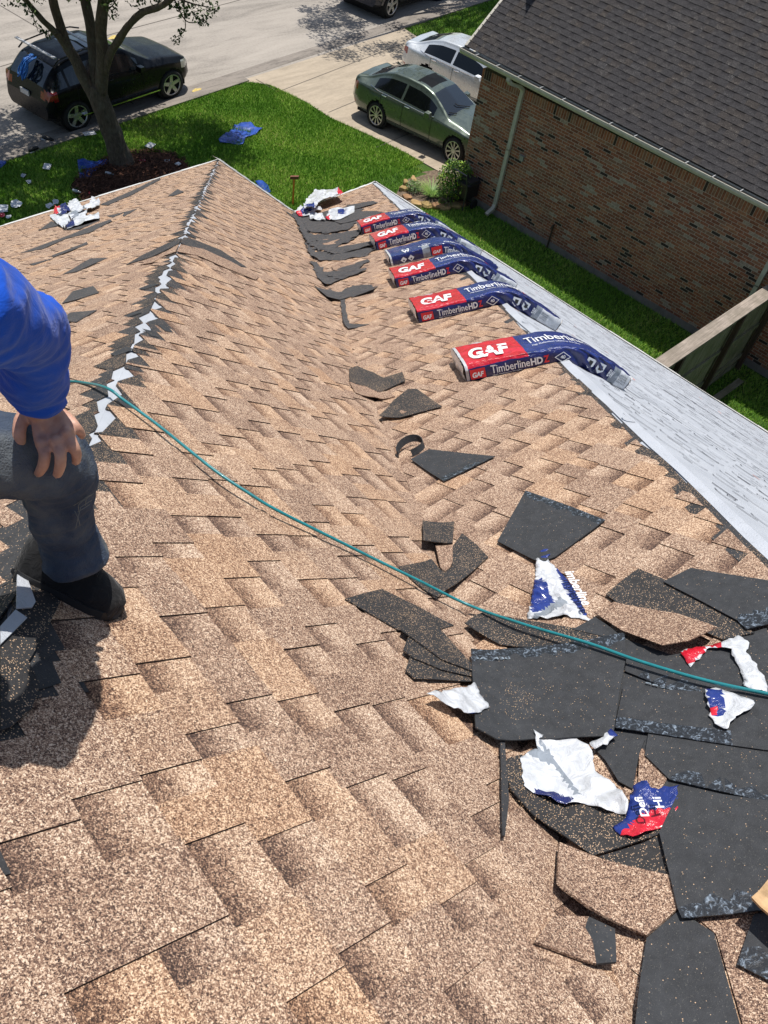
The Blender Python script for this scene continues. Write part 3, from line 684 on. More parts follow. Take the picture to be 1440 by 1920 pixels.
q0 = PG.hit((1338, 752)); q1 = PG.hit((1385, 718)); d = unit((q1-q0)[:2]); L_ = np.linalg.norm((q1-q0)[:2])
pk = MB(); pk.box((-.25, -.07, 0), (L_+.05, .07, .035), lambda p: (q0[0]+d[0]*p[0]-d[1]*p[1], q0[1]+d[1]*p[0]+d[0]*p[1], GZ+.03+p[2])); o = pk.build('wooden_plank', wood_mat('pale_plank', (.27, .24, .17), (.17, .16, .09), 0)); tag(o, 'short weathered plank lying in the grass at the foot of the fence', 'plank'); rebase_mesh(o, (float(q0[0]), float(q0[1]), GZ))
# ------------------------------------------------------------------ trees and plants
def bark_mat(name, c):
    m, nt, b = newmat(name); co = objco(nt); mp = N(nt, 'ShaderNodeMapping'); mp.inputs['Scale'].default_value = (9, 9, 2.6); L(nt, co, mp.inputs[0])
    g = noise(nt, mp.outputs[0], 3, 6, .75, .5).outputs[0]; p = noise(nt, co, 5, 4, .6).outputs[0]
    cc = ramp(nt, g, [(.3, tuple(x*.35 for x in c)), (.55, c), (.75, tuple(x*1.6 for x in c))]); cc = mixc(nt, ramp(nt, p, [(.5, 0), (.7, .5)]), cc, (.17, .16, .12))
    L(nt, cc, b.inputs['Base Color']); b.inputs['Roughness'].default_value = .95; bump(nt, b, g, .9, .03); return m
M_BARK = bark_mat('tree_bark', (.12, .092, .066))
def leaf_mat(name, c):
    m, nt, b = newmat(name); oi = objco(nt); n = noise(nt, oi, 2.2, 3).outputs[0]
    L(nt, ramp(nt, n, [(.3, tuple(x*.7 for x in c)), (.7, tuple(x*1.35 for x in c))]), b.inputs['Base Color']); b.inputs['Roughness'].default_value = .5; b.inputs['Specular IOR Level'].default_value = .35; return m
M_LEAF = [leaf_mat('oak_leaf', (.045, .085, .018)), leaf_mat('oak_leaf_light', (.085, .14, .03)), leaf_mat('oak_leaf_dark', (.025, .052, .014))]
def leaf_mesh(name, pts, size, parent, mats, aspect=.55, up=.35, seed=1):
    g_ = np.random.default_rng(seed); n = len(pts); P = np.array(pts); d = g_.normal(size=(n, 3)); d /= np.linalg.norm(d, axis=1)[:, None]
    nn = g_.normal(size=(n, 3)); nn[:, 2] += up*3; s = np.cross(d, nn); s /= np.maximum(1e-6, np.linalg.norm(s, axis=1))[:, None]
    sz = (size*g_.uniform(.6, 1.35, n))[:, None]; v = np.zeros((n, 4, 3)); v[:, 0] = P-d*sz*.5; v[:, 1] = P+s*sz*aspect*.5; v[:, 2] = P+d*sz*.55; v[:, 3] = P-s*sz*aspect*.5
    me = bpy.data.meshes.new(name); me.vertices.add(n*4); me.vertices.foreach_set('co', v.ravel().astype(np.float32)); me.loops.add(n*4); me.loops.foreach_set('vertex_index', np.arange(n*4, dtype=np.int32))
    me.polygons.add(n); me.polygons.foreach_set('loop_start', np.arange(0, n*4, 4, dtype=np.int32)); me.polygons.foreach_set('loop_total', np.full(n, 4, np.int32))
    for m in mats: me.materials.append(m)
    me.polygons.foreach_set('material_index', g_.integers(0, len(mats), n).astype(np.int32)); me.update()
    o = bpy.data.objects.new(name, me); COL.objects.link(o); o.parent = parent; return o
def gauss_clumps(clumps, R):
    out = []
    for (c, r, n) in clumps:
        for _ in range(n):
            v = np.array([R.gauss(0, 1) for _ in range(3)]); v = v/max(1e-6, np.linalg.norm(v))*r*(R.random()**.4); v[2] *= .7; out.append(np.array(c)+v)
    return out
def rough_tube(mb, pts, rs, n=14, amp=.12, seed=0):
    b = len(mb.v); P = smooth_pts(pts, 7); rr = np.interp(np.linspace(0, len(pts)-1, len(P)), range(len(pts)), rs); mb.tube(P, list(rr), n, cap=True)
    for i in range(b, len(mb.v)):
        x = Vector(mb.v[i]); k = mnoise.noise(Vector((x.x*6, x.y*6, x.z*2+seed))); c = P[min(len(P)-1, (i-b)//n)] if (i-b)//n < len(P) else P[-1]
        mb.v[i] = tuple(np.array(c)+(np.array(mb.v[i])-np.array(c))*(1+amp*k*1.6))
# --- oak over the black car
TB0 = np.array([1.48, 6.03, GZ]); hn = unit([math.sin(YAW), math.cos(YAW), 0])
def atT(px, dd=0):
    d = ray(px); return CAM+d*(((TB0-CAM)@hn+dd)/(d@hn))
oak = empty('oak_tree'); tag(oak, 'large shade oak with forked grey brown trunk in the mulch bed by the black SUV', 'tree')
tr = MB(); R = random.Random(8)
rough_tube(tr, [atT((238, 335)), atT((226, 300)), atT((214, 262)), atT((202, 228)), atT((188, 190)), atT((182, 160))], [.40, .27, .235, .215, .22, .17])
limbs = [([(184, 195), (160, 150), (140, 112), (125, 85), (110, 40), (98, -10), (90, -90)], [.17, .13, .12, .11, .10, .09, .05], 0),
         ([(130, 95), (105, 62), (80, 38), (55, 8), (38, -15), (0, -60)], [.085, .07, .06, .055, .05, .03], -.3),
         ([(186, 180), (178, 120), (171, 60), (160, 0), (150, -80)], [.15, .13, .12, .11, .06], .25),
         ([(190, 175), (193, 110), (190, 50), (195, -10), (205, -90)], [.14, .13, .12, .11, .06], -.1),
         ([(192, 150), (205, 105), (222, 75), (240, 50), (265, 25), (300, 12), (325, -5), (350, -40)], [.10, .085, .08, .075, .07, .06, .05, .03], -.4)]
for pts, rs, dd in limbs:
    k = len(pts); rough_tube(tr, [atT(p, dd*i/(k-1)*3) for i, p in enumerate(pts)], rs, 12, .12, k)
ends = [atT(p, d) for p, d in (((90, -90), 0), ((0, -60), -.9), ((150, -80), .7), ((205, -90), -.3), ((350, -40), -1.2))]
top_c = []
for i, e in enumerate(ends):
    for j in range(5):
        t = e+np.array([R.uniform(-1.9, 1.9), R.uniform(-1.9, 1.9), R.uniform(.3, 1.7)]); rough_tube(tr, [e, (e+t)/2+np.array([0, 0, .2]), t], [.05, .035, .015], 6, .05); top_c.append(t)
for pts, rs in ([(350, -40), (345, 15), (347, 55), (330, 70)], [.02, .014, .010, .006]), ([(325, -5), (365, 8), (395, 14)], [.02, .014, .007]), ([(325, -5), (350, 40), (385, 38)], [.02, .012, .006]), ([(60, 10), (62, 30), (72, 60)], [.015, .010, .006]), ([(200, 20), (215, 5), (222, -20)], [.015, .01, .006]), ([(108, 62), (90, 66), (78, 58)], [.015, .01, .006]):
    rough_tube(tr, [atT(p, -.6) for p in pts], rs, 6, .05)
tr.build('trunk', M_BARK, oak, True)
lf = []
tc_ = TB0+np.array([.35, 1.2, 0])
def hidden(P, m=6): x, y = proj(P); return not (-m < x < 1440+m and -m < y < 1920)
cl = []
for i in range(210):
    t = R.uniform(0, 6.283); r = 3.6*math.sqrt(R.random()); c = np.array([tc_[0]+r*math.cos(t)*1.1, tc_[1]+r*math.sin(t)*.95, GZ+4.6+R.uniform(-.2, 2.6)-r*.12]); cl.append((c, R.uniform(.35, .75), 230))
for t in top_c: cl.append((t, .5, 110))
lf = [p for p in gauss_clumps(cl, R) if hidden(p)]
vis = []
for c, r, n in [((350, 20), .28, 110), ((385, 12), .30, 90), ((340, 60), .13, 22), ((330, 75), .13, 26), ((378, 40), .16, 50), ((395, 20), .10, 20), ((318, 2), .2, 70), ((290, 5), .12, 20), ((285, 20), .06, 8), ((205, 5), .22, 90), ((212, 28), .12, 25), ((60, 25), .14, 26), ((50, 12), .14, 26), ((70, 45), .10, 10), ((82, 60), .08, 14), ((92, 66), .08, 10), ((255, -3), .25, 60), ((75, -4), .2, 40), ((20, -6), .3, 50), ((150, -8), .3, 60)]:
    vis += gauss_clumps([(atT(c, -.6), r, n)], R)
leaf_mesh('crown', lf, .115, oak, M_LEAF, seed=4)
leaf_mesh('leafy_twigs', vis, .08, oak, M_LEAF, seed=5)
rebase(oak, tuple(TB0))
# --- second oak in the neighbour's yard: mostly above the photograph, throws the dappled shade on the street
oak2 = empty('oak_tree'); tag(oak2, 'shade oak of the neighbouring front yard beyond the driveway, above the silver car', 'tree')
b2 = np.array([20.6, 9.6, GZ]); tr = MB()
rough_tube(tr, [b2-[0, 0, .1], b2+[.05, .05, 1.2], b2+[-.2, .15, 2.6]], [.3, .2, .18]); cl = []
for j in range(9):
    a = j*.7; e = b2+np.array([-4.2+math.cos(a)*3.4, 1.2+math.sin(a)*1.8, 5.0+R.uniform(0, 1.2)]); rough_tube(tr, [b2+[-.2, .15, 2.5], (b2+e)/2+[-.1, .1, .9], e], [.12, .08, .03], 8)
    for _ in range(8): cl.append((e+np.array([R.uniform(-1.3, 1.3), R.uniform(-1.3, 1.3), R.uniform(-.3, 1.3)]), R.uniform(.35, .7), 260))
o = tr.build('trunk', M_BARK, oak2, True)
leaf_mesh('crown', [p for p in gauss_clumps(cl, R) if hidden(p)], .11, oak2, M_LEAF, seed=6); rebase(oak2, tuple(b2))
# --- planting bed
M_SHR = [leaf_mat('shrub_leaf', (.11, .22, .03)), leaf_mat('shrub_leaf_lime', (.32, .46, .05)), leaf_mat('shrub_leaf_dark', (.05, .11, .02))]
def bush(name, px, r, h, n, label, mats, size=.05, seed=1, topm=None):
    c = PG.hit(px); e = empty(name, tuple(c)); tag(e, label, 'shrub'); R = random.Random(seed); st = MB()
    for j in range(9): a = R.uniform(0, 6.28); st.tube([(0, 0, 0), (math.cos(a)*r*.3, math.sin(a)*r*.3, h*.4), (math.cos(a)*r*.7, math.sin(a)*r*.7, h*.85)], [.012, .008, .004], 5)
    st.build('stem', M_BARK, e); pts = []
    for _ in range(n):
        a, b = R.uniform(0, 6.28), R.random(); rr = r*math.sqrt(R.random())*(.6+.4*math.sin(b*3.1)); k = 1+.25*mnoise.noise(Vector((math.cos(a)*2, math.sin(a)*2, seed)))
        pts.append(np.array([math.cos(a)*rr*k, math.sin(a)*rr*k, h*(.1+.9*b)]))
    leaf_mesh('foliage', pts, size, e, mats, .6, .6, seed); return e
bush('leafy_shrub', (846, 374), .46, .95, 2600, 'tall leafy shrub with lime green top against the brick corner', [M_SHR[0], M_SHR[1], M_SHR[2]], .06, 3)
bush('low_shrub', (775, 362), .22, .30, 900, 'small round pale green plant at the left end of the stone edging', [leaf_mat('pale_leaf', (.22, .32, .15)), M_SHR[0]], .035, 5)
bush('low_shrub', (832, 386), .20, .22, 420, 'low flowering plant between the stone edging and the tall leafy shrub', [M_SHR[0], leaf_mat('pinkish_leaf', (.25, .17, .13))], .04, 6)
gc = PG.hit((808, 372)); e = empty('grass_clump', tuple(gc)); tag(e, 'spiky ornamental grass clump in the middle of the planting bed', 'plant'); gb = MB(); R = random.Random(4)
for i in range(230):
    a = R.uniform(0, 6.283); L_ = R.uniform(.32, .62); w_ = .009; pts = [(math.cos(a)*L_*t*(.5+.4*t), math.sin(a)*L_*t*(.5+.4*t), L_*1.0*(t-.45*t*t)) for t in (0, .35, .7, 1)]; sx_, sy_ = -math.sin(a)*w_, math.cos(a)*w_
    vs = []
    for j, p in enumerate(pts): k = 1-j/3.2; vs += [(p[0]-sx_*k, p[1]-sy_*k, p[2]), (p[0]+sx_*k, p[1]+sy_*k, p[2])]
    gb.add(vs, [(0, 1, 3, 2), (2, 3, 5, 4), (4, 5, 7, 6)], R.choice((0, 1)))
gb.build('blade', [leaf_mat('clump_blade', (.12, .25, .045)), leaf_mat('clump_blade_light', (.24, .36, .08))], e)
def stone(px, sx, sy, sz, rot, label, seed):
    bm = bmesh.new(); bmesh.ops.create_icosphere(bm, subdivisions=3, radius=1)
    for v in bm.verts:
        n_ = mnoise.noise(v.co*1.3+Vector((seed*3.1, 0, 0))); v.co *= 1+.28*n_; v.co.x = max(-.8, min(.8, v.co.x)); v.co.z = max(-.6, min(.55, v.co.z)); v.co = Vector((v.co.x*sx, v.co.y*sy, v.co.z*sz))
    me = bpy.data.meshes.new('edging_stone'); bm.to_mesh(me); bm.free(); me.materials.append(M_STONE[seed % 3]); o = bpy.data.objects.new('edging_stone', me); COL.objects.link(o)
    c = PG.hit(px); o.location = (c[0], c[1], GZ+sz*.45); o.rotation_euler = (0, .1, rot); tag(o, label, 'stone', 'stones edging the planting bed'); return o
M_STONE = [simple('tan_sandstone', (.42, .28, .13), .9, 0, .3, .35, 6, .6, 0, 20), simple('ochre_sandstone', (.34, .24, .10), .9, 0, .3, .35, 6, .6, 0, 20), simple('rusty_sandstone', (.33, .19, .10), .9, 0, .3, .35, 6, .6, 0, 20)]
for i, (px, sx, sy, rot, lb) in enumerate([((757, 357), .13, .12, .3, 'small pinkish edging stone nearest the lawn, leftmost of the row'), ((763, 373), .15, .11, -.5, 'second edging stone from the lawn end of the row'), ((781, 385), .20, .13, -.7, 'tan edging stone below the small round plant'), ((799, 387), .18, .14, -.6, 'flat ochre edging stone in front of the grass clump'), ((818, 389), .16, .12, -.6, 'low rusty edging stone right of the flat ochre one'), ((834, 391), .17, .12, -.6, 'edging stone below the low flowering plant'), ((852, 388), .18, .13, -.4, 'square ochre edging stone near the brick wall end'), ((866, 386), .10, .10, -.4, 'small edging stone touching the house foundation, rightmost of the row'), ((775, 340), .22, .07, .9, 'long thin pale stone slab on the lawn side of the bed'), ((760, 345), .14, .06, .9, 'short pale stone at the lawn side of the bed')]):
    stone(px, sx, sy, .09, rot, lb, i+1)
# ------------------------------------------------------------------ vehicles
def paint(name, c, rough=.25, metal=.3, coat=1.0):
    m, nt, b = newmat(name); co = objco(nt); n = noise(nt, co, 3, 4).outputs[0]; b.inputs['Base Color'].default_value = (*c, 1)
    L(nt, ramp(nt, n, [(.35, tuple(x*.9 for x in c)), (.7, c)]), b.inputs['Base Color']); L(nt, ramp(nt, noise(nt, co, 9, 3).outputs[0], [(.3, rough*.8), (.8, rough*1.4)]), b.inputs['Roughness'])
    b.inputs['Metallic'].default_value = metal; b.inputs['Coat Weight'].default_value = coat; b.inputs['Coat Roughness'].default_value = .06; return m
M_GLASS = paint('tinted_car_glass', (.012, .016, .020), .06, 0, 1); M_TYRE = simple('tyre_rubber', (.018, .018, .018), .85); M_RIM = paint('alloy_rim', (.55, .55, .55), .3, .8, .3); M_BLK = simple('black_plastic_trim', (.015, .015, .016), .5)
M_CHR = paint('chrome_trim', (.75, .75, .75), .15, 1, 0); M_HL = paint('headlight_lens', (.55, .55, .52), .15, .1, 1); M_TL = paint('red_tail_lens', (.30, .012, .012), .2, 0, 1); M_PLATE = simple('licence_plate', (.55, .55, .55), .4); M_SEAM = simple('panel_seam', (.008, .008, .008), .6)
M_SUNR = simple('dark_roof_glass', (.006, .006, .006), .35, 0, .15); M_SGL = paint('tinted_side_glass', (.004, .005, .005), .12, 0, .3)
M_WELL = simple('wheel_well', (.01, .01, .01), .9)
def build_car(name, D, label, group=None):
    """D: profile dict; x forward (rear axle near 1), y left, z up; origin at the ground under the rear axle"""
    root = empty(name); tag(root, label, 'car', group)
    Lr_, Lf, W = D['rear'], D['front'], D['W']; NX, = (D.get('nx', 190),)
    xs = np.linspace(Lr_, Lf, NX); ip = lambda key, x: np.interp(x, [p[0] for p in D[key]], [p[1] for p in D[key]])
    def sm(key):
        y = ip(key, xs); k = np.ones(7)/7; return np.convolve(np.pad(y, 3, mode='edge'), k, 'valid')
    top, belt, wr, plan, sill = sm('top'), sm('belt'), sm('wr'), sm('plan'), sm('sill')
    # ring parameters
    ring = []; segs = [(0, 5), (1, 5), (2, 6), (3, 7), (4, 8), (5, 3), (6, 9)]
    V = np.zeros((NX, 0, 3)); rings = []
    for i, x in enumerate(xs):
        w_ = W*plan[i]; b = min(belt[i], top[i]-.03); t = top[i]; s = sill[i]; wr_ = min(w_*.97, W*wr[i])
        cab = max(0, t-b)
        K = [(0, s), (w_*.80, s), (w_*.955, s+.10), (w_*1.0, s+(b-s)*.50), (w_*.965, b), (wr_+(.0 if cab < .12 else .0), t-min(.10, cab*.42)), (wr_*.86, t-.018), (0, t+.012)]
        pts = []
        for k in range(len(K)-1):
            p0 = K[max(k-1, 0)]; p1 = K[k]; p2 = K[k+1]; p3 = K[min(k+2, len(K)-1)]; n = (3, 4, 6, 7, 9, 4, 10)[k]
            for j in range(n):
                u = j/n; lin = np.array(p1)*(1-u)+np.array(p2)*u; cr = .5*((2*np.array(p1))+(-np.array(p0)+p2)*u+(2*np.array(p0)-5*np.array(p1)+4*np.array(p2)-p3)*u*u+(-np.array(p0)+3*np.array(p1)-3*np.array(p2)+p3)*u**3)
                q = lin*.35+cr*.65 if k in (1, 2, 3, 5) else lin
                pts.append((q[0], q[1], k, u))
        pts.append((0, t+.012, 7, 0)); rings.append(pts)
    nr = len(rings[0]); parts = {}
    def vid(i, j, sgn): return (i, j, sgn)
    axles = D['axles']; RW = D['rw']; RA = RW*1.17
    def classify(x, y, z, k, i):
        for c in D['classes']:
            r = c[1](x, y, z, k, top[i], belt[i])
            if r: return c[0]
        return 'body'
    tbl = {}
    for sgn in (1, -1):
        for i in range(NX-1):
            for j in range(nr-1):
                p = rings[i][j]; q = rings[i+1][j+1]; k = p[2]; x = (xs[i]+xs[i+1])/2; y = (p[0]+q[0])/2; z = (p[1]+q[1])/2
                if any((x-a)**2+(z-RW)**2 < RA*RA for a in axles) and y > W*.6 and z < RW*2.3: continue
                nm = classify(x, y, z, k, i)
                key = (nm, sgn if nm in D['sided'] else 0); t_ = tbl.setdefault(key, ([], [], {}))
                ids = []
                for (a, b) in ((i, j), (i+1, j), (i+1, j+1), (i, j+1)):
                    kk = (a, b, sgn if rings[a][b][0] > 1e-6 else 0)
                    if kk not in t_[2]: t_[2][kk] = len(t_[0]); t_[0].append((xs[a], sgn*rings[a][b][0], rings[a][b][1]))
                    ids.append(t_[2][kk])
                ids = ids if sgn < 0 else ids[::-1]
                if len(set(ids)) >= 3: t_[1].append(tuple(dict.fromkeys(ids)))
    # end caps
    for i, fl in ((0, False), (NX-1, True)):
        t_ = tbl[('body', 0)]; ids = []
        for sgn in (1, -1):
            seq = range(nr) if sgn > 0 else range(nr-2, 0, -1)
            for j in seq: t_[0].append((xs[i], sgn*rings[i][j][0], rings[i][j][1])); ids.append(len(t_[0])-1)
        t_[1].append(tuple(ids[::-1] if fl else ids))
    body = None
    for (nm, sg), (vs, fs, _) in sorted(tbl.items(), key=lambda kv: kv[0][0] != 'body'):
        o = mesh_obj(nm, vs, fs, D['mats'].get(nm, D['paint']), root, True)
        if nm == 'body' and body is None: body = o
    # wheels
    def wheel(x, s):
        y0 = s*(W-.02); wd = .21; mb = MB(); n = 40
        prof = [(RW*.70, wd*.02), (RW*.88, 0), (RW*.97, .02), (RW, .05), (RW, wd-.05), (RW*.96, wd-.01), (RW*.7, wd)]
        for a in range(n):
            an = 2*math.pi*a/n
            for r, d in prof: mb.v.append((x+r*math.cos(an), y0-s*d, RW+r*math.sin(an)))
        m = len(prof)
        for a in range(n):
            for j in range(m-1): p = a*m+j; q = ((a+1) % n)*m+j; mb.f.append((p, q, q+1, p+1)); mb.m.append(0)
        ty = mb.build('wheel', M_TYRE, root, True)
        rm = MB(); n2 = D.get('spokes', 5); rr = RW*.72
        ring_ = []
        rm.tube([(x+rr*math.cos(t), y0-s*.015, RW+rr*math.sin(t)) for t in np.linspace(0, 2*math.pi, 37)], .017, 6, cap=False)
        dbl = D.get('dbl', False)
        for q in range(n2):
            for off in ((-.09, .09) if dbl else (0,)):
                t = 2*math.pi*q/n2+.3; c0 = np.array([x+.05*math.cos(t+off*3), y0-s*.030, RW+.05*math.sin(t+off*3)]); c1 = np.array([x+rr*math.cos(t+off*1.4), y0-s*.012, RW+rr*math.sin(t+off*1.4)]); e = np.array([-math.sin(t), 0, math.cos(t)])
                wI, wO = D.get('sw', (.035, .05)); dn = np.array([0, -s*.03, 0]); q8 = [c0-e*wI, c0+e*wI, c1+e*wO, c1-e*wO]
                rm.add(q8+[p+dn for p in q8], [(0, 1, 2, 3), (0, 4, 5, 1), (1, 5, 6, 2), (2, 6, 7, 3), (3, 7, 4, 0)])
        rm.tube([(x, y0-s*.05, RW), (x, y0-s*.02, RW)], .06, 16)
        rm.build('rim', M_RIM, ty, False)
        dk = MB(); dk.tube([(x, y0-s*.10, RW), (x, y0-s*.085, RW)], rr, 30); dk.build('brake_disc', M_WELL, ty)
    for a in axles:
        for s in (1, -1): wheel(a, s)
    wl_ = MB()
    for a in axles: wl_.tube([(a, -W+.09, RW+.02), (a, W-.09, RW+.02)], RA*1.02, 28)
    wl_.box((Lr_+.25, -W*.8, .20), (Lf-.3, W*.8, .45)); wl_.build('underbody', M_WELL, root)
    def surf(x, f, s, off=.004):
        i = int(np.clip(np.searchsorted(xs, x), 0, NX-1)); pts = rings[i]; j = int(f*(nr-1)); p = pts[j]; return (x, s*(p[0]+off), p[1]+off*.3)
    for s in (1, -1):
        sm_ = MB()
        for x in D['seams']: sm_.tube([surf(x+D.get('rake', 0)*jj, f, s) for jj, f in enumerate(np.linspace(.20, .47, 12))], .006, 4)
        a, b = D['seams'][0], D['seams'][-1]; sm_.tube([surf(x, .19, s) for x in np.linspace(a, b, 12)], .006, 4); sm_.build('door_seam', M_SEAM, root)
        for x in D['handles']:
            h = MB(); p = surf(x, .445, s, .012); h.tube([(x-.09, p[1], p[2]), (x, p[1]+s*.012, p[2]), (x+.09, p[1], p[2])], .013, 6); h.build('door_handle', D['mats'].get('handle', M_CHR), root)
        x, z = D['mirror']; h = MB(); y = W*.99
        bmv = [(x+.10*dx, s*(y+.11+.10*dy), z+.07*dz) for dx, dy, dz in [(-.7, -1, -1), (1, -.8, -.7), (1, .7, -.6), (-.7, 1, -1), (-.7, -1, 1), (.7, -.8, .8), (.7, .7, .8), (-.7, 1, 1)]]
        h.add(bmv, [(0, 3, 2, 1), (4, 5, 6, 7), (0, 1, 5, 4), (1, 2, 6, 5), (2, 3, 7, 6), (3, 0, 4, 7)]); h.tube([(x+.02, s*(y-.06), z-.06), (x, s*(y+.06), z-.03)], .02, 6); h.build('side_mirror', D.get('mirror_mat', D['paint']), root)
        if 'chrome' in D:
            c = MB(); c.tube([surf(x, f, s, .008) for x, f in D['chrome']], .009, 5); c.build('window_trim', M_CHR, root)
    return root, surf
def sedan(color_mat, label, name='sedan'):
    def front_glass(x, y, z, k, t, b): return k >= 6 and 1.72 < x < 2.42 and z > .93 and y < .68
    def rear_glass(x, y, z, k, t, b): return k >= 6 and -.62 < x < .05 and y < .60
    def side(x, y, z, k, t, b):
        if k not in (4,): return False
        if z < b+.035 or z > t-.125: return False
        return (-.20 < x < .80) or (.86 < x < 1.98)
    D = dict(rear=-1.08, front=3.88, W=.93, axles=(0, 2.87), rw=.335, nx=200,
             top=[(-1.08, .62), (-1.05, .95), (-.98, 1.09), (-.6, 1.125), (-.1, 1.33), (.25, 1.425), (.75, 1.45), (1.3, 1.43), (1.7, 1.36), (2.1, 1.17), (2.45, .99), (2.9, .94), (3.4, .84), (3.75, .70), (3.86, .55), (3.88, .5)],
             belt=[(-1.08, .60), (-.9, .96), (0, .965), (1.0, .93), (2.2, .895), (2.9, .84), (3.5, .74), (3.88, .45)],
             wr=[(-1.08, .90), (-.7, .74), (-.2, .62), (.4, .61), (1.3, .62), (1.9, .70), (2.4, .84), (3.0, .84), (3.88, .80)],
             plan=[(-1.08, .72), (-1.0, .86), (-.75, .95), (-.3, .99), (.6, .985), (2.6, .99), (3.1, .97), (3.5, .88), (3.8, .66), (3.88, .45)],
             sill=[(-1.08, .42), (-.9, .28), (0, .22), (2.8, .22), (3.6, .22), (3.88, .32)],
             classes=[('sunroof', lambda x, y, z, k, t, b: k >= 6 and 1.02 < x < 1.52 and y < .42), ('windshield', front_glass), ('rear_window', rear_glass), ('side_window', side),
                      ('taillight', lambda x, y, z, k, t, b: x < -.80 and .78 < z < .95 and y > .45), ('headlight', lambda x, y, z, k, t, b: x > 3.30 and .56 < z < .72 and y > .42), ('grille', lambda x, y, z, k, t, b: x > 3.70 and z < .7 and y < .42), ('bumper_reflector', lambda x, y, z, k, t, b: x < -.85 and .44 < z < .50 and .45 < y)],
             sided=('side_window', 'taillight', 'headlight', 'bumper_reflector'), mats=dict(sunroof=M_SUNR, windshield=M_GLASS, rear_window=M_GLASS, side_window=M_SGL, taillight=M_TL, headlight=M_HL, grille=M_BLK, bumper_reflector=M_TL),
             paint=color_mat, seams=(.10, .92, 1.98), handles=(.22, 1.08), mirror=(1.90, .98), spokes=10, dbl=False, sw=(.012, .022), mirror_mat=color_mat,
             chrome=[(-.35, .52), (-.25, .50), (0, .488), (.6, .488), (1.2, .488), (1.7, .488), (2.02, .49)])
    return build_car(name, D, label)
def place(root, rear_axle_left, fwd, scale, W, left=True):
    """rear_axle_left: ground point under the outer face of the rear wheel on the seen side"""
    f = unit([fwd[0], fwd[1], 0]); l = np.array([-f[1], f[0], 0]); p = np.array([rear_axle_left[0], rear_axle_left[1], GZ]); s = 1 if left else -1
    o = p-l*W*scale*s; root.location = tuple(o); root.rotation_euler = (0, 0, math.atan2(f[1], f[0])); root.scale = (scale,)*3
M_GREEN = paint('dark_green_metallic', (.115, .145, .115), .30, .55, 1)
lex, surf = sedan(M_GREEN, 'dark green sedan with sunroof parked on the driveway beside the brick wall')
an = MB(); an.add([(-.08, -.012, 1.435), (.10, -.012, 1.44), (-.06, 0, 1.50), (-.08, .012, 1.435), (.10, .012, 1.44)], [(0, 1, 2), (3, 2, 4), (0, 2, 3), (1, 4, 2)]); an.build('roof_antenna', M_GREEN, lex)
wp = MB(); wp.tube([(2.46, .35, 1.02), (2.30, -.1, 1.115), (2.22, -.15, 1.15)], .012, 5); wp.tube([(2.46, -.35, 1.02), (2.34, -.6, 1.07)], .012, 5); wp.build('wiper', M_BLK, lex)
place(lex, (8.48, 4.34), (.40, -2.50), .90, .93, False); lex.scale = (.90, .93, 1.04)
M_SILVER = paint('silver_metallic', (.66, .70, .74), .28, .3, 1)
slv, _ = sedan(M_SILVER, 'silver sedan on the driveway partly hidden behind the green one and the brick corner')
place(slv, (11.6, 5.45), (.40, -2.50), .94, .93, False); slv.scale = (.96, .94, .98)
def suv(color_mat, label, name='suv'):
    def side(x, y, z, k, t, b):
        if k not in (4,): return False
        if z < b+.04 or z > t-.15: return False
        return (-.72 < x < -.12) or (-.04 < x < .85) or (.93 < x < 1.95)
    D = dict(rear=-.68, front=3.80, W=.965, axles=(0, 2.93), rw=.375, nx=200,
             top=[(-.68, .62), (-.67, .98), (-.62, 1.15), (-.40, 1.42), (-.22, 1.58), (.15, 1.69), (.8, 1.73), (1.4, 1.69), (1.75, 1.55), (2.1, 1.33), (2.4, 1.17), (2.9, 1.12), (3.4, 1.03), (3.65, .90), (3.78, .70), (3.80, .6)],
             belt=[(-.68, .60), (-.62, 1.08), (0, 1.10), (1.0, 1.07), (2.1, 1.03), (2.9, .97), (3.5, .86), (3.8, .5)],
             wr=[(-.92, .86), (-.7, .74), (-.3, .70), (.8, .71), (1.5, .72), (2.0, .80), (2.4, .86), (3.2, .85), (3.8, .8)],
             plan=[(-.68, .76), (-.62, .88), (-.6, .96), (0, .99), (2.6, .99), (3.1, .97), (3.5, .88), (3.75, .68), (3.8, .5)],
             sill=[(-.92, .42), (-.7, .36), (0, .30), (2.8, .30), (3.6, .30), (3.8, .38)],
             classes=[('sunroof', lambda x, y, z, k, t, b: k >= 6 and .55 < x < 1.25 and y < .42), ('windshield', lambda x, y, z, k, t, b: k >= 6 and 1.55 < x < 2.32 and y < .72 and z > 1.15), ('rear_window', lambda x, y, z, k, t, b: k >= 6 and x < -.20 and y < .60 and 1.17 < z < 1.60), ('side_window', side),
                      ('taillight', lambda x, y, z, k, t, b: x < -.44 and .90 < z < 1.10 and y > .52), ('headlight', lambda x, y, z, k, t, b: x > 3.32 and .72 < z < .92 and y > .45), ('lower_cladding', lambda x, y, z, k, t, b: z < .45)],
             sided=('side_window', 'taillight', 'headlight'), mats=dict(sunroof=M_GLASS, windshield=M_GLASS, rear_window=M_GLASS, side_window=M_GLASS, taillight=M_TL, headlight=M_HL, lower_cladding=M_BLK, handle=color_mat),
             paint=color_mat, seams=(.10, .90, 2.02), handles=(.22, 1.05), mirror=(1.88, 1.14), spokes=5, sw=(.05, .045))
    return build_car(name, D, label)
M_BLACK = paint('black_metallic', (.005, .006, .008), .30, 0, .12)
M_BLACK.node_tree.nodes['Principled BSDF'].inputs['Specular IOR Level'].default_value = .22
bk, surf = suv(M_BLACK, 'black SUV with roof bars parked at the kerb behind the forked tree')
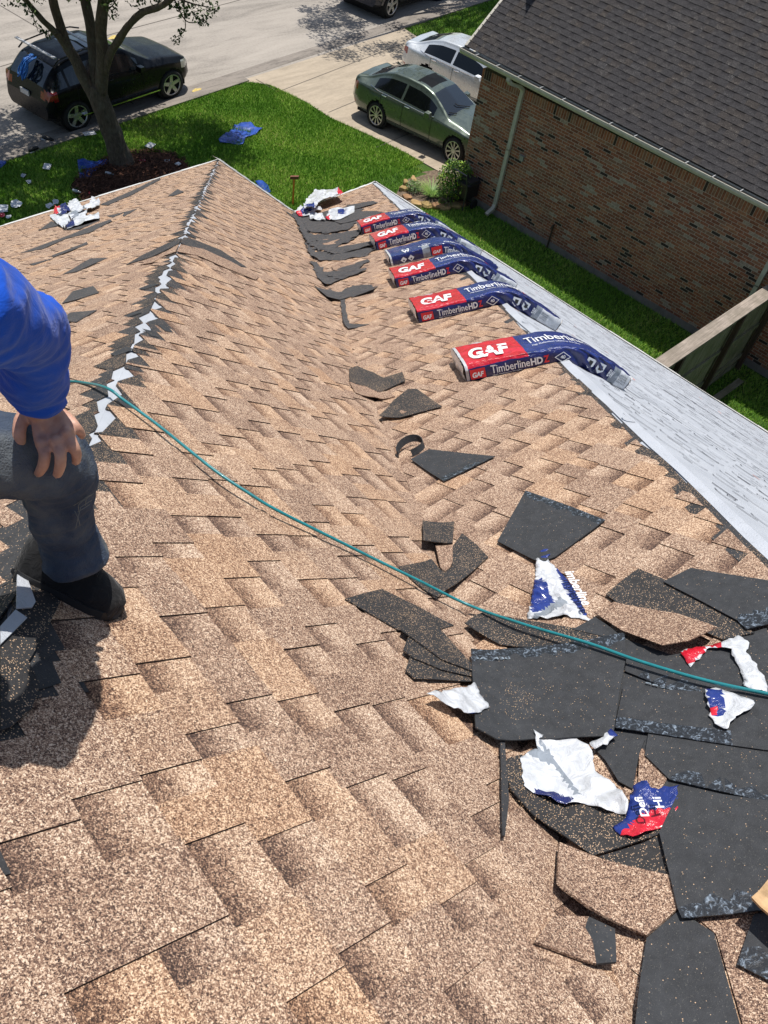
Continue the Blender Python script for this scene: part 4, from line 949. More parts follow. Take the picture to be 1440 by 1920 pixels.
for s in (1, -1):
    r_ = MB(); r_.tube([(x, s*.66, z) for x, z in ((-.25, 1.60), (-.1, 1.72), (.6, 1.80), (1.2, 1.77), (1.45, 1.69))], .02, 6); r_.build('roof_rail', M_BLK, bk)
    st = MB(); st.box((.15, s*.955-.03, .36), (2.5, s*.955+.03, .39)); st.build('sill_trim', M_CHR, bk)
for x in (-.22, .92):
    c = MB(); c.box((x-.035, -.74, 1.80), (x+.035, .74, 1.83)); c.build('crossbar', M_GALV, bk)
lp = MB(); lp.box((-.71, -.16, .80), (-.68, .16, .93)); lp.build('licence_plate', M_PLATE, bk)
place(bk, (1.61, 7.93), (3.15, .42), 1.06, .965, False); bk.scale = (1.06, 1.0, .94)
bk2, surf = suv(paint('dark_blue_metallic', (.012, .016, .030), .2, .2, 1), 'dark SUV parked on the street at the top edge, only its lower rear seen', 'suv')
place(bk2, (14.75, 10.02), (3.15, .42), 1.06, .965, False)
lp = MB(); lp.box((-.71, -.16, .56), (-.68, .16, .7)); lp.build('licence_plate', M_PLATE, bk2)
# ------------------------------------------------------------------ wrapped shingle bundles draped over the right hip
def film(name, c, rough=.22):
    m, nt, b = newmat(name); co = objco(nt); n = noise(nt, co, 22, 5, .65, .8).outputs[0]; b.inputs['Roughness'].default_value = rough; b.inputs['Coat Weight'].default_value = .5; b.inputs['Coat Roughness'].default_value = .15
    L(nt, ramp(nt, n, [(.35, tuple(x*.8 for x in c)), (.65, tuple(min(1, x*1.15) for x in c))]), b.inputs['Base Color']); bump(nt, b, n, .75, .012); return m
F_BLUE, F_RED, F_WHITE, F_NAVY, F_GREYF, F_BRIGHT = film('blue_plastic_film', (.016, .034, .20)), film('red_plastic_film', (.62, .015, .035)), film('white_plastic_film', (.62, .64, .67), .3), film('navy_plastic_film', (.012, .018, .12)), film('grey_plastic_film', (.26, .29, .33)), film('bright_white_film', (.88, .89, .90), .35)
M_LET = simple('white_lettering', (.82, .83, .85), .4, 0, .4, .02); M_LETR = simple('red_lettering', (.70, .03, .04), .4, 0, .4, .02); M_LETK = simple('black_lettering', (.02, .02, .02), .4)
def text_polys(txt, bold=0.0, shear=0.0, space=1.0):
    cu = bpy.data.curves.new('t', 'FONT'); cu.body = txt; cu.size = 1; cu.offset = bold; cu.shear = shear; cu.space_character = space; cu.resolution_u = 3
    o = bpy.data.objects.new('t', cu); COL.objects.link(o); dg = bpy.context.evaluated_depsgraph_get(); me = o.evaluated_get(dg).to_mesh()
    vs = [(v.co.x, v.co.y) for v in me.vertices]; fs = [tuple(p.vertices) for p in me.polygons]; o.to_mesh_clear(); bpy.data.objects.remove(o); bpy.data.curves.remove(cu)
    xs = [v[0] for v in vs]; ys = [v[1] for v in vs]; x0, x1, y0, y1 = min(xs), max(xs), min(ys), max(ys)
    return [((x-x0)/(x1-x0), (y-y0)/(y1-y0)) for x, y in vs], fs
_tp = {}
def text_at(mb, txt, fn, x0, x1, y0, y1, mi=0, bold=0., shear=0., flip=False, space=1.0):
    k = (txt, bold, shear, space)
    if k not in _tp: _tp[k] = text_polys(*k)
    vs, fs = _tp[k]; mb.add([fn(x0+(x1-x0)*u, y0+(y1-y0)*v) for u, v in vs], [tuple(reversed(f)) if flip else f for f in fs], mi)
hipdir = unit([H2[0], H2[1], 0]); udir0 = np.array([-hipdir[1], hipdir[0], 0]); udir0 = udir0*np.sign(udir0[0])
def smin(a, b, k=.10): h = max(k-abs(a-b), 0)/k; return min(a, b)-h*h*k*.25
def zroof(x, y, k=.10): return smin(-(y+BB)*TC, -(x-CC)*TD, k)
def bundle(px, label, yaw=0., L_=.95, seed=0, variant=0, k_=1.1):
    WID, HGT = .33*k_, .085*k_; L_ *= 1+(k_-1)*.5
    """px: pixel of the lower left front corner; laid across the hip, near side towards the camera"""
    S0 = PC.hit(px, .006); c, s = math.cos(yaw), math.sin(yaw); ud = np.array([udir0[0]*c-udir0[1]*s, udir0[0]*s+udir0[1]*c, 0]); vd = np.array([-ud[1], ud[0], 0])  # vd points away from the camera (down the hip)
    if vd[1] < 0: vd = -vd
    root = empty('shingle_bundle'); tag(root, label, 'bundle', 'wrapped shingle bundles draped over the hip')
    def S(t, w, h):
        x, y = S0[0]+ud[0]*t+vd[0]*w, S0[1]+ud[1]*t+vd[1]*w; e = .01
        z = zroof(x, y); gx = (zroof(x+e, y)-zroof(x-e, y))/(2*e); gy = (zroof(x, y+e)-zroof(x, y-e))/(2*e); n = unit([-gx, -gy, 1]); ws = WID/2
        sag = .010*math.sin(t*9+seed)+.006*mnoise.noise(Vector((t*7, w*8, seed)))
        crown = .005*(1-((w-ws)/ws)**2) if h > HGT*.5 else 0
        return np.array([x, y, z])+n*(h+.004+(crown+sag*.7)*(h/HGT))
    NT = 60; R = random.Random(seed)
    # perimeter: near side up, top across, far side down, bottom
    def perim(q):
        side = []
        if q < .18: f = q/.18; return (0-.006*math.sin(f*3.14), HGT*f)
        if q < .24: a = (q-.18)/.06*1.5708; r = .009; return (r-r*math.cos(a), HGT-r+r*math.sin(a)+0)
        if q < .62: f = (q-.24)/.38; return (.009+(WID-.018)*f, HGT)
        if q < .68: a = (q-.62)/.06*1.5708; r = .009; return (WID-r+r*math.sin(a), HGT-r+r*math.cos(a))
        if q < .84: f = (q-.68)/.16; return (WID, HGT*(1-f)*.82)
        return (WID*(1-(q-.84)/.16), 0)
    NP = 46; vs = []; fs = []; mi = []
    for i in range(NT+1):
        t = L_*i/NT
        for j in range(NP):
            w, h = perim(j/NP)
            if j/NP < .18: h = min(h, HGT-.009)
            k = .005*mnoise.noise(Vector((t*22, j*.5, seed*3.)))+.007*mnoise.noise(Vector((t*5, j*.25, seed*7.)))
            if .5 < t < .85 and j/NP < .2: w += .012*math.sin(t*60+j)*math.sin((t-.5)/.35*3.14)
            vs.append(S(t, w+(k if j/NP < .2 else 0), h+(k if h > .03 else 0)))
    red_end = .345
    for i in range(NT):
        t = L_*(i+.5)/NT
        for j in range(NP):
            q = (j+.5)/NP; m = 0
            if variant == 0:
                if t < red_end and .16 < q < .70: m = 1
                elif t < .008: m = 2
                elif q < .20: m = 3
                if t > .82 and q < .24 : m = 2 if t > .86 else 4
                if t < .008: m = 2
                if .60 < q < .74 and .03 < t < .17: m = 2
            else:
                m = 3 if q < .24 else 0
                if t < .018 or q < .02: m = 2
                if .30 < t < .37 and q < .30: m = 4
            fs.append((i*NP+j, (i+1)*NP+j, (i+1)*NP+(j+1) % NP, i*NP+(j+1) % NP)); mi.append(m)
    mesh_obj('wrapper', vs, [f[::-1] for f in fs], [F_BLUE, F_RED, F_WHITE, F_NAVY, F_GREYF], root, True, mi)
    for t_, nm in ((0, 'end_fold'), (L_, 'end_fold')):   # crumpled folded ends
        eb = MB(); sg = -1 if t_ == 0 else 1; K = 5; grid = []
        for a in range(K+1):
            for b_ in range(15):
                f = b_/14; w = WID*f; h = HGT*(a/K); d = sg*(.002+.016*abs(mnoise.noise(Vector((a*1.9, b_*1.3, seed+t_*5)))) + .006*math.sin(a/K*3.14)); eb.v.append(tuple(S(t_+d, w, h)))
        for a in range(K):
            for b_ in range(14): q = a*15+b_; f4 = (q, q+1, q+16, q+15); eb.f.append(f4 if sg > 0 else f4[::-1]); eb.m.append(0 if a >= 2 or sg > 0 else 1)
        eb.build(nm, [F_BRIGHT, F_WHITE], root, False)
    # lettering
    off = .0035; tb = MB()
    near = lambda a, b: S(a, -.0075-off*.9, b*k_); topf = lambda a, b: S(a, b, HGT+off)
    tw = lambda f: .009+(WID-.018)*f
    rb = MB()
    if variant == 0:
        text_at(tb, 'GAF', lambda a, b: topf(a, tw(b)), .055, .285, .16, .66, 0, .045, .25)
        text_at(tb, 'Timberline', lambda a, b: topf(a, tw(b)), .385, .66, .40, .72, 0, .008)
        text_at(rb, 'HD', lambda a, b: topf(a, tw(b)), .665, .735, .40, .68, 1, .035)
        text_at(rb, 'Z', lambda a, b: topf(a, tw(b)), .738, .768, .40, .68, 0, .035)
        text_at(tb, 'High Definition Lifetime Shingles', lambda a, b: topf(a, tw(b)), .40, .62, .25, .33, 0, .0)
        # near side
        def quad(mbx, fn, pts, mi_): mbx.add([fn(*p) for p in pts], [tuple(range(len(pts)))], mi_)
        quad(rb, near, [(.022, .010), (.105, .010), (.105, .061), (.022, .061)], 0)
        near2 = lambda a, b: S(a, -.0075-off*1.6, b*k_)
        text_at(tb, 'GAF', near2, .032, .095, .018, .045, 0, .04, .2)
        text_at(tb, 'Timberline', near2, .135, .345, .020, .064, 0, .010)
        text_at(tb, 'HD', near2, .350, .415, .020, .062, 0, .04)
        text_at(rb, 'Z', near2, .420, .448, .020, .062, 0, .04)
        text_at(tb, 'High Definition Shingles', near2, .14, .30, .007, .014, 0, .0)
        cx, cz = .515, .040
        for k in range(4):
            a0, a1 = k*1.5708, (k+1)*1.5708; P0_ = (cx+.042*math.cos(a0), cz+.030*math.sin(a0)); P1_ = (cx+.042*math.cos(a1), cz+.030*math.sin(a1)); Q0, Q1 = (cx+.036*math.cos(a0), cz+.025*math.sin(a0)), (cx+.036*math.cos(a1), cz+.025*math.sin(a1)); tb.add([near2(*P0_), near2(*P1_), near2(*Q1), near2(*Q0)], [(0, 1, 2, 3)], 0)
        text_at(tb, '40', near2, .503, .527, .030, .050, 0, .02)
        for k, cx in enumerate((.665, .735)):
            quad(tb, near2, [(cx-.024, .030), (cx+.002, .012), (cx+.026, .030), (cx+.026, .066), (cx-.024, .066)], 0)
            quad(rb, lambda a, b: S(a, -.0075-off*2.1, b*k_), [(cx-.010, .030), (cx+.012, .030), (cx+.012, .054), (cx-.010, .054)], 2)
        text_at(tb, 'BW', near2, .795, .83, .022, .060, 0, .02)
        n3 = lambda a, b: S(a, -.0075-off*1.3, b*k_)
        for r_ in range(4): text_at(rb, ('ASTM D3462', 'CLASS A FIRE', '4 5/8 x 39', 'LOT 0 6 2')[r_], n3, .872, .925, .060-.013*r_, .068-.013*r_, 2, .0)
        for a in np.arange(.03, L_-.15, .035): tb.add([topf(a, .009), topf(a+.02, .009), topf(a+.02, .0105), topf(a, .0105)], [(0, 1, 2, 3)], 0)
    else:
        near2 = lambda a, b: S(a, -.0075-off*1.6, b*k_)
        rb.add([near(.385, .012), near(.475, .012), near(.475, HGT*.75), near(.385, HGT*.75)], [(0, 1, 2, 3)], 0)
        text_at(tb, 'GAF', near2, .395, .465, .024, .048, 0, .04, .2); text_at(tb, 'Timberline', near2, .49, .685, .016, .062, 0, .012)
        text_at(tb, 'HD', near2, .69, .76, .016, .062, 0, .04); text_at(rb, 'Z', near2, .765, .79, .016, .062, 0, .04)
        text_at(tb, 'CHARCOAL', lambda a, b: topf(a, tw(b)), .50, .72, .10, .24, 0, .02)
        for k, (cx, cz) in enumerate([(.12, .038), (.19, .038)]): tb.add([near2(cx-.03, cz), near2(cx, cz-.026), near2(cx+.03, cz), near2(cx, cz+.026)], [(0, 1, 2, 3)], 0); rb.add([S(cx-.010, -.0135, cz), S(cx, -.0135, cz-.01), S(cx+.010, -.0135, cz), S(cx, -.0135, cz+.01)], [(0, 1, 2, 3)], 2)
        text_at(tb, 'W', lambda a, b: topf(a, tw(b)), .13, .20, .03, .28, 0, .05)
        text_at(tb, 'H', lambda a, b: topf(a, tw(b)), .13, .20, .31, .40, 0, .05)
        for k in range(4):
            a0, a1 = k*1.5708, (k+1)*1.5708; f_ = lambda r, a: topf(.34+.06*r*math.cos(a), tw(.22+.16*r*math.sin(a))); tb.add([f_(1, a0), f_(1, a1), f_(.85, a1), f_(.85, a0)], [(0, 1, 2, 3)], 0)
        text_at(tb, '30', lambda a, b: topf(a, tw(b)), .315, .365, .16, .28, 0, .02)
    tb.build('lettering', [M_LET], root); rb.build('coloured_lettering', [M_LETR, M_LET, M_LETK], root)
    rebase(root, tuple(S0)); return root
bundle((877, 716), 'nearest red ended shingle bundle with white folded end, lying apart from the others', 0, .90, 1, 0, 1.10)
bundle((787, 606), 'second red ended shingle bundle from the camera, just beyond the nearest one', 0, .96, 2, 0, 1.16)
bundle((745, 540), 'third red ended shingle bundle from the camera, just before the all blue one', 0, .93, 3, 0, 1.20)
bundle((735, 500), 'all blue shingle bundle with white W and small red square among red ended ones', .0, .93, 4, 1, 1.18)
bundle((708, 470), 'fifth bundle from the camera, red end raised against the farthest bundle, white crumpled front', .03, .92, 5, 0, 1.42)
bundle((681, 440), 'farthest wrapped shingle bundle, smallest in view, beside the heap of dark scraps', .03, .88, 6, 0, 1.34)
# ------------------------------------------------------------------ shingle off-cuts, plastic wrapper pieces, hose
def pip(x, y, P):
    c = False; j = len(P)-1
    for i in range(len(P)):
        if (P[i][1] > y) != (P[j][1] > y) and x < (P[j][0]-P[i][0])*(y-P[i][1])/(P[j][1]-P[i][1])+P[i][0]: c = not c
        j = i
    return c
def densify(poly, step):
    out = []
    for i in range(len(poly)):
        p, q = np.array(poly[i]), np.array(poly[(i+1) % len(poly)]); n = max(1, int(np.linalg.norm(q-p)/step))
        for k in range(n): out.append(tuple(p+(q-p)*k/n))
    return out
def sheet(name, pl, px, h, mats, zones=None, thick=.0035, step=.035, relief=.003, rfreq=4, jag=0, seed=1, curl=None, smooth=False, lift=0., base=None, minh=.0085):
    """flat sheet of the traced outline lying on a roof slope; triangulated finely, undulating, with real thickness"""
    R = random.Random(seed); P = [pl.uv(pl.hit(p, h)) for p in px]; D = densify(P, step)
    if jag:
        cx = sum(p[0] for p in D)/len(D); cy2 = sum(p[1] for p in D)/len(D); D = [(x+R.uniform(-jag, jag), y+R.uniform(-jag, jag)) for x, y in D]
    bm = bmesh.new(); vv = [bm.verts.new((x, y, 0)) for x, y in D]
    # interior points on a jittered grid give an even mesh
    f = bm.faces.new(vv); bmesh.ops.triangulate(bm, faces=[f])
    for _ in range(4):
        es = [e for e in bm.edges if e.calc_length() > step*1.7 and not e.is_boundary] + [e for e in bm.edges if e.calc_length() > step*1.7 and e.is_boundary]
        if not es: break
        bmesh.ops.subdivide_edges(bm, edges=es, cuts=1); bmesh.ops.triangulate(bm, faces=[f for f in bm.faces if len(f.verts) > 3])
    bmesh.ops.beautify_fill(bm, faces=bm.faces, edges=bm.edges)
    bm.normal_update()
    if sum(f.normal.z*f.calc_area() for f in bm.faces) < 0: bmesh.ops.reverse_faces(bm, faces=bm.faces)
    zp = [(mi, [pl.uv(pl.hit(p, h)) for p in z]) for mi, z in (zones or [])]
    faces = list(bm.faces)
    for f in faces:
        c = f.calc_center_median(); f.material_index = 0
        for mi, z in zp:
            if pip(c.x, c.y, z): f.material_index = mi
    for v in bm.verts:
        u, w_ = v.co.x, v.co.y; a = mnoise.noise(Vector((u*rfreq, w_*rfreq, seed*1.7))); b = mnoise.noise(Vector((u*rfreq*2.7, w_*rfreq*2.7, seed+9)))
        hh = h+lift+relief*(a+.5*b)
        if curl: hh += curl(u, w_)
        v.co.z = max(hh, minh)
    top = list(bm.faces)
    if thick:
        r = bmesh.ops.extrude_face_region(bm, geom=top); nv = [g for g in r['geom'] if isinstance(g, bmesh.types.BMVert)]
        for v in nv: v.co.z += thick
        for f in bm.faces:
            if abs(f.normal.z) < .3 and len(f.verts) == 4: f.material_index = f.material_index
        bmesh.ops.recalc_face_normals(bm, faces=bm.faces)
    for v in bm.verts: v.co = Vector(pl.P(v.co.x, v.co.y, v.co.z))
    me = bpy.data.meshes.new(name); bm.to_mesh(me); bm.free()
    for m in mats: me.materials.append(m)
    if smooth: me.polygons.foreach_set('use_smooth', [True]*len(me.polygons))
    o = bpy.data.objects.new(name, me); COL.objects.link(o)
    # tan granule pieces need the shingle attribute
    at = me.color_attributes.new('pc', 'FLOAT_COLOR', 'CORNER'); n = len(me.loops); arr = np.tile(np.array([.5, R.random()*.6, .3, 1], np.float32), (n, 1)); at.data.foreach_set('color', arr.ravel())
    c = pl.hit((sum(p[0] for p in px)/len(px), sum(p[1] for p in px)/len(px)), 0)
    return o, c
def scrap(pl, px, h, label, mat_=None, zones=None, mats=None, group='dark asphalt shingle off-cuts', cat='shingle scrap', name='shingle_scrap', **k):
    o, c = sheet(name, pl, px, h+.004, mats or [mat_ or M_BACK, M_SEAL, M_HEAD, M_TAN, M_HEADL], zones, **k); tag(o, label, cat, group); rebase_mesh(o, tuple(float(x) for x in c)); return o
def wave(pl, px0, px1, amp):
    a, b = np.array(pl.uv(pl.hit(px0))), np.array(pl.uv(pl.hit(px1))); d = b-a; l2 = d@d
    return lambda u, v: amp*max(0, min(1, ((np.array([u, v])-a)@d)/l2))**1.7
# near heap at the right (C slope), bottom layers first
S_ = scrap
S_(PV, [(1160, 1198), (1185, 1205), (1260, 1230), (1302, 1225), (1440, 1180), (1470, 1300), (1470, 1720), (1290, 1700), (1240, 1560), (1200, 1480), (1210, 1420), (1120, 1400), (1100, 1330)], .003, 'largest dark sheet lowest in the near heap, mostly covered by other off-cuts', M_BACK, relief=.001, step=.06)
S_(PV, [(1218, 1766), (1281, 1713), (1347, 1756), (1400, 1940), (1185, 1940)], .012, 'wide smooth dark off-cut running out of the bottom edge of the picture', M_BACK, relief=.0008)
S_(PV, [(1282, 1700), (1440, 1680), (1470, 1800), (1440, 1940), (1402, 1940), (1347, 1756)], .004, 'brown granule shingle piece shaded at the bottom right corner', M_TAN, relief=.0005, group='tan shingle off-cuts')
S_(PV, [(1424, 1722), (1470, 1715), (1470, 1855), (1440, 1840), (1393, 1816)], .016, 'dark off-cut with whitish seal strip at the bottom right corner', M_BACK, zones=[(1, [(1402, 1785), (1475, 1818), (1475, 1870), (1385, 1822)])])
S_(PV, [(1120, 1408), (1150, 1398), (1214, 1390), (1203, 1418), (1191, 1484), (1165, 1470), (1140, 1430)], .008, 'narrow wedge shaped dark strip below the big central sheet', M_BACK, step=.02)
S_(PV, [(1203, 1405), (1250, 1425), (1262, 1452), (1240, 1490), (1200, 1484)], .006, 'small tan triangle between the dark wedge and the stacked dark sheets', M_TAN, group='tan shingle off-cuts', step=.02)
S_(PV, [(1125, 1612), (1213, 1585), (1248, 1568), (1262, 1615), (1270, 1652), (1200, 1640)], .009, 'dark granule strip under the right end of the rounded off-cut', M_HEAD, zones=[(0, [(1110, 1610), (1180, 1600), (1270, 1620), (1275, 1660)])])
S_(PV, [(936, 1433), (955, 1425), (973, 1424), (1082, 1450), (1180, 1500), (1250, 1569), (1113, 1612), (1055, 1581), (997, 1534), (954, 1484)], .014, 'rounded dark off-cut strewn with granules under the white and red wrappers', M_HEAD, zones=[(0, [(1080, 1520), (1250, 1500), (1260, 1575), (1113, 1620), (1040, 1580)])])
S_(PV, [(931, 1402), (940, 1400), (946, 1510), (938, 1577), (933, 1577)], .006, 'thin upright sliver of shingle left of the rounded dark off-cut', M_HEADL, lift=.012, step=.02)
S_(PV, [(1177, 1262), (1180, 1235), (1240, 1228), (1320, 1262), (1345, 1290), (1305, 1312)], .012, 'dark off-cut ending in a short marked seal strip below the hose', M_BACK, zones=[(1, [(1175, 1260), (1312, 1290), (1307, 1316), (1174, 1284)])])
S_(PV, [(1222, 1376), (1330, 1385), (1470, 1395), (1470, 1520), (1440, 1507), (1262, 1467), (1215, 1420)], .012, 'dark sheet with a long marked seal strip right of the white wrapper', M_BACK, zones=[(1, [(1265, 1449), (1475, 1502), (1475, 1525), (1258, 1470)])])
S_(PV, [(1176, 1290), (1300, 1300), (1440, 1300), (1470, 1330), (1470, 1415), (1382, 1402), (1160, 1369)], .017, 'dark sheet with a faintly lettered seal strip right of the big central one', M_BACK, zones=[(1, [(1163, 1344), (1384, 1383), (1384, 1406), (1156, 1372)])])
S_(PV, [(1286, 1490), (1360, 1496), (1475, 1512), (1475, 1712), (1380, 1724), (1292, 1731), (1284, 1713), (1248, 1569)], .024, 'large square dark sheet with marked lower seal strip at the right edge', M_BACK, zones=[(1, [(1286, 1702), (1380, 1698), (1475, 1686), (1475, 1720), (1290, 1735)])])
S_(PV, [(644, 1124), (680, 1114), (714, 1106), (780, 1138), (849, 1175), (800, 1186), (744, 1184)], .006, 'long narrow granule strip with dark lower band left of the hose', M_HEAD, zones=[(0, [(700, 1108), (716, 1104), (855, 1176), (820, 1182)])])
for i, (dy, dx) in enumerate(((112, 26), (76, 12), (38, 6), (0, 0))):
    S_(PV if i else PC, [(744+dx, 1184+dy), (768+dx, 1140+dy*.5), (800, 1160+dy*.4), (881, 1250+dy*.18), (880, 1262+dy*.25), (822, 1240+dy*.5), (766+dx*.6, 1200+dy)], .006+.0055*(3-(3-i)), ['lowest sheet of the fanned stack of dark granule off-cuts', 'second sheet from below in the fanned stack of dark off-cuts', 'third sheet from below in the fanned stack of dark off-cuts', 'topmost sheet of the fanned stack of dark granule off-cuts'][i], M_HEAD, group='fanned stack of off-cuts')
S_(PV, [(869, 1175), (889, 1162), (911, 1151), (1010, 1168), (1104, 1184), (1180, 1196), (1175, 1222), (1062, 1222), (939, 1212)], .008, 'curved dark strip lying under the teal hose above the big central sheet', M_HEAD, zones=[(0, [(860, 1172), (890, 1190), (1000, 1208), (1190, 1205), (1180, 1225), (1000, 1225)])])
S_(PV, [(1078, 1183), (1120, 1160), (1200, 1215), (1262, 1236), (1304, 1228), (1312, 1275), (1240, 1262), (1180, 1240), (1150, 1200)], .010, 'dark sheet in the shade of the lifted tan corner beside the hose', M_BACK)
big = S_(PV, [(879, 1222), (960, 1222), (1040, 1216), (1120, 1203), (1180, 1190), (1184, 1236), (1172, 1300), (1160, 1385), (1080, 1388), (1000, 1398), (925, 1393), (884, 1370)], .026, 'big central smooth dark sheet with lettered seal strip just below the hose', M_BACK, zones=[(1, [(870, 1218), (960, 1219), (1040, 1213), (1120, 1200), (1190, 1186), (1190, 1208), (1120, 1221), (1040, 1233), (960, 1239), (870, 1240)])], relief=.005, rfreq=3)
S_(PV, [(1120, 1152), (1140, 1142), (1157, 1132), (1277, 1160), (1353, 1197), (1300, 1222), (1250, 1231), (1173, 1192)], .016, 'lifted tan shingle corner above the hose, casting a shadow on dark sheets', M_TAN, group='tan shingle off-cuts', curl=wave(PV, (1150, 1140), (1250, 1231), .035))
S_(PV, [(1140, 1117), (1168, 1092), (1200, 1068), (1250, 1088), (1327, 1133), (1390, 1173), (1420, 1190), (1360, 1202), (1260, 1160), (1160, 1132)], .010, 'granule strip with smooth dark lower band beside the two dark squares at the right edge', M_HEAD, zones=[(0, [(1138, 1117), (1160, 1105), (1300, 1150), (1400, 1188), (1360, 1205), (1160, 1136)])])
S_(PV, [(1250, 1093), (1302, 1067), (1470, 1095), (1470, 1170), (1407, 1184), (1390, 1167), (1327, 1133)], .018, 'two joined dark squares with seal strip corner at the right edge of the picture', M_BACK, zones=[(1, [(1390, 1160), (1475, 1140), (1475, 1175), (1405, 1188)])])
S_(PV, [(989, 922), (1064, 948), (1139, 977), (1045, 1047), (1020, 1056), (1009, 1054), (936, 1017)], .012, 'large clean dark trapezoid off-cut with rough upper seal strip, above the blue white wrapper', M_BACK, zones=[(1, [(986, 918), (1145, 974), (1136, 986), (984, 932)])], relief=.003)
S_(PV, [(771, 865), (790, 853), (807, 844), (931, 857), (883, 880), (835, 904)], .010, 'dark kite shaped off-cut with marked lower edge beside the curled strap', M_BACK, zones=[(1, [(931, 855), (935, 860), (838, 908), (826, 897)])])
S_(PV, [(767, 730), (784, 730), (831, 764), (790, 774), (752, 784), (709, 784), (739, 752)], .010, 'dark bow tie off-cut of two overlapping pieces just above the strap', M_HEAD, zones=[(0, [(740, 748), (756, 770), (748, 790), (700, 790)]), (3, [(752, 766), (762, 776), (750, 778)])])
S_(PV, [(653, 691), (668, 689), (700, 700), (721, 709), (756, 698), (762, 715), (711, 738), (685, 728), (653, 715)], .010, 'dark V shaped off-cut on the valley with granular middle, left of the nearest bundle', M_HEAD, zones=[(0, [(655, 686), (672, 689), (720, 735), (705, 741)])])
S_(PV, [(653, 717), (685, 729), (711, 739), (730, 735), (742, 745), (718, 752), (700, 752), (665, 738)], .004, 'tan piece showing under the dark V shaped off-cut', M_TAN, group='tan shingle off-cuts', lift=.004)
S_(PV, [(790, 983), (807, 987), (830, 983), (855, 980), (852, 1005), (850, 1026), (837, 1030), (786, 1024)], .010, 'small folded dark off-cut with a glossy turned corner, left of the dark trapezoid', M_HEAD, zones=[(0, [(786, 980), (806, 985), (820, 1030), (784, 1028)]), (0, [(784, 1016), (852, 1016), (852, 1032), (784, 1032)])], curl=wave(PV, (850, 990), (790, 1020), .022))
S_(PV, [(869, 1002), (895, 1022), (918, 1046), (880, 1080), (834, 1111), (815, 1124), (774, 1092), (744, 1064), (807, 1051), (825, 1075), (835, 1079), (846, 1070), (849, 1029)], .007, 'dark L shaped off-cut wrapped round a tan tongue, crossed by the hose', M_HEAD, zones=[(0, [(910, 1030), (925, 1046), (835, 1118), (815, 1128), (790, 1110), (800, 1100), (822, 1106)])])
S_(PV, [(814, 1030), (851, 1022), (848, 1060), (842, 1074), (832, 1078), (824, 1070)], .012, 'tan tongue shaped piece inside the dark L shaped off-cut', M_TAN, group='tan shingle off-cuts')
S_(PV, [(1043, 1593), (1080, 1606), (1137, 1620), (1269, 1651), (1284, 1706), (1250, 1738), (1218, 1766), (1152, 1748), (1090, 1721), (1044, 1688), (1030, 1674), (1036, 1640)], .012, 'large lifted tan shingle piece with curved dark lower edge near the bottom', M_TAN, group='tan shingle off-cuts', thick=.007, curl=wave(PV, (1150, 1640), (1060, 1710), .022))
S_(PV, [(1032, 1725), (1060, 1724), (1098, 1729), (1150, 1752), (1149, 1785), (1148, 1817), (1113, 1816), (1067, 1799), (997, 1772)], .008, 'tan off-cut with a black right end below the large lifted tan piece', M_TAN, zones=[(0, [(1096, 1722), (1160, 1745), (1160, 1825), (1111, 1820), (1108, 1790)])], mats=[M_BACK, M_TAN, M_TAN], group='tan shingle off-cuts', thick=.006) if False else \
S_(PV, [(1032, 1725), (1060, 1724), (1098, 1729), (1150, 1752), (1149, 1785), (1148, 1817), (1113, 1816), (1067, 1799), (997, 1772)], .008, 'tan off-cut with a black right end below the large lifted tan piece', M_TAN, zones=[(1, [(1096, 1722), (1160, 1745), (1160, 1825), (1111, 1820), (1108, 1790)])], mats=[M_TAN, M_BACK], group='tan shingle off-cuts', thick=.006)
# valley scraps farther off
far = [([(530, 393), (560, 405), (600, 400), (640, 390), (678, 388), (682, 410), (655, 425), (600, 438), (575, 435), (560, 415)], 'dark weathered sheets under the two white wrappers at the far end of the valley'),
       ([(555, 425), (590, 440), (635, 438), (690, 428), (665, 448), (625, 462), (595, 468), (575, 455)], 'ragged dark off-cut just below the sheets with the white wrappers'),
       ([(590, 462), (600, 445), (650, 436), (672, 437), (660, 450), (625, 465), (600, 470)], 'small curled dark off-cut level with the farthest bundle'),
       ([(572, 455), (592, 474), (647, 463), (707, 465), (690, 480), (640, 487), (598, 490), (580, 478)], 'wide dark off-cut level with the fifth bundle'),
       ([(580, 488), (596, 492), (600, 505), (613, 512), (627, 507), (660, 495), (693, 487), (680, 500), (625, 532), (610, 535), (596, 520)], 'torn dark off-cut with a standing fold, level with the all blue bundle'),
       ([(593, 538), (615, 545), (637, 547), (667, 533), (713, 538), (690, 550), (660, 556), (637, 562), (610, 555)], 'dark butterfly shaped off-cut near the third bundle'),
       ([(638, 560), (647, 558), (650, 585), (655, 608), (693, 608), (670, 614), (653, 618), (643, 610)], 'thin L shaped dark strip in the valley')]
for i, (P_, lb) in enumerate(far): S_(PV, P_, .008+.004*(i % 3), lb, M_FARDK, step=.045, relief=.016, rfreq=7, jag=.005 if i == 6 else .030, seed=i+3, group='weathered scraps along the valley')
for i, (P_, lb) in enumerate([([(610, 408), (640, 400), (690, 395), (720, 398), (690, 408), (640, 420)], 'narrow dark strip beside the white wrapper, pointing at the farthest bundle'), ([(650, 385), (700, 377), (710, 380), (668, 392)], 'thin dark strip nearest the far eave corner'), ([(605, 450), (640, 446), (630, 457), (608, 460)], 'small tan piece among the dark far scraps'), ([(622, 500), (660, 492), (672, 496), (650, 506), (630, 508)], 'small brown square piece on the torn dark off-cut')]):
    S_(PV, P_, .016, lb, M_FARDK if i < 2 else M_TAN, step=.05, relief=.008, jag=.008, seed=i+30, group='weathered scraps along the valley' if i < 2 else 'tan shingle off-cuts')
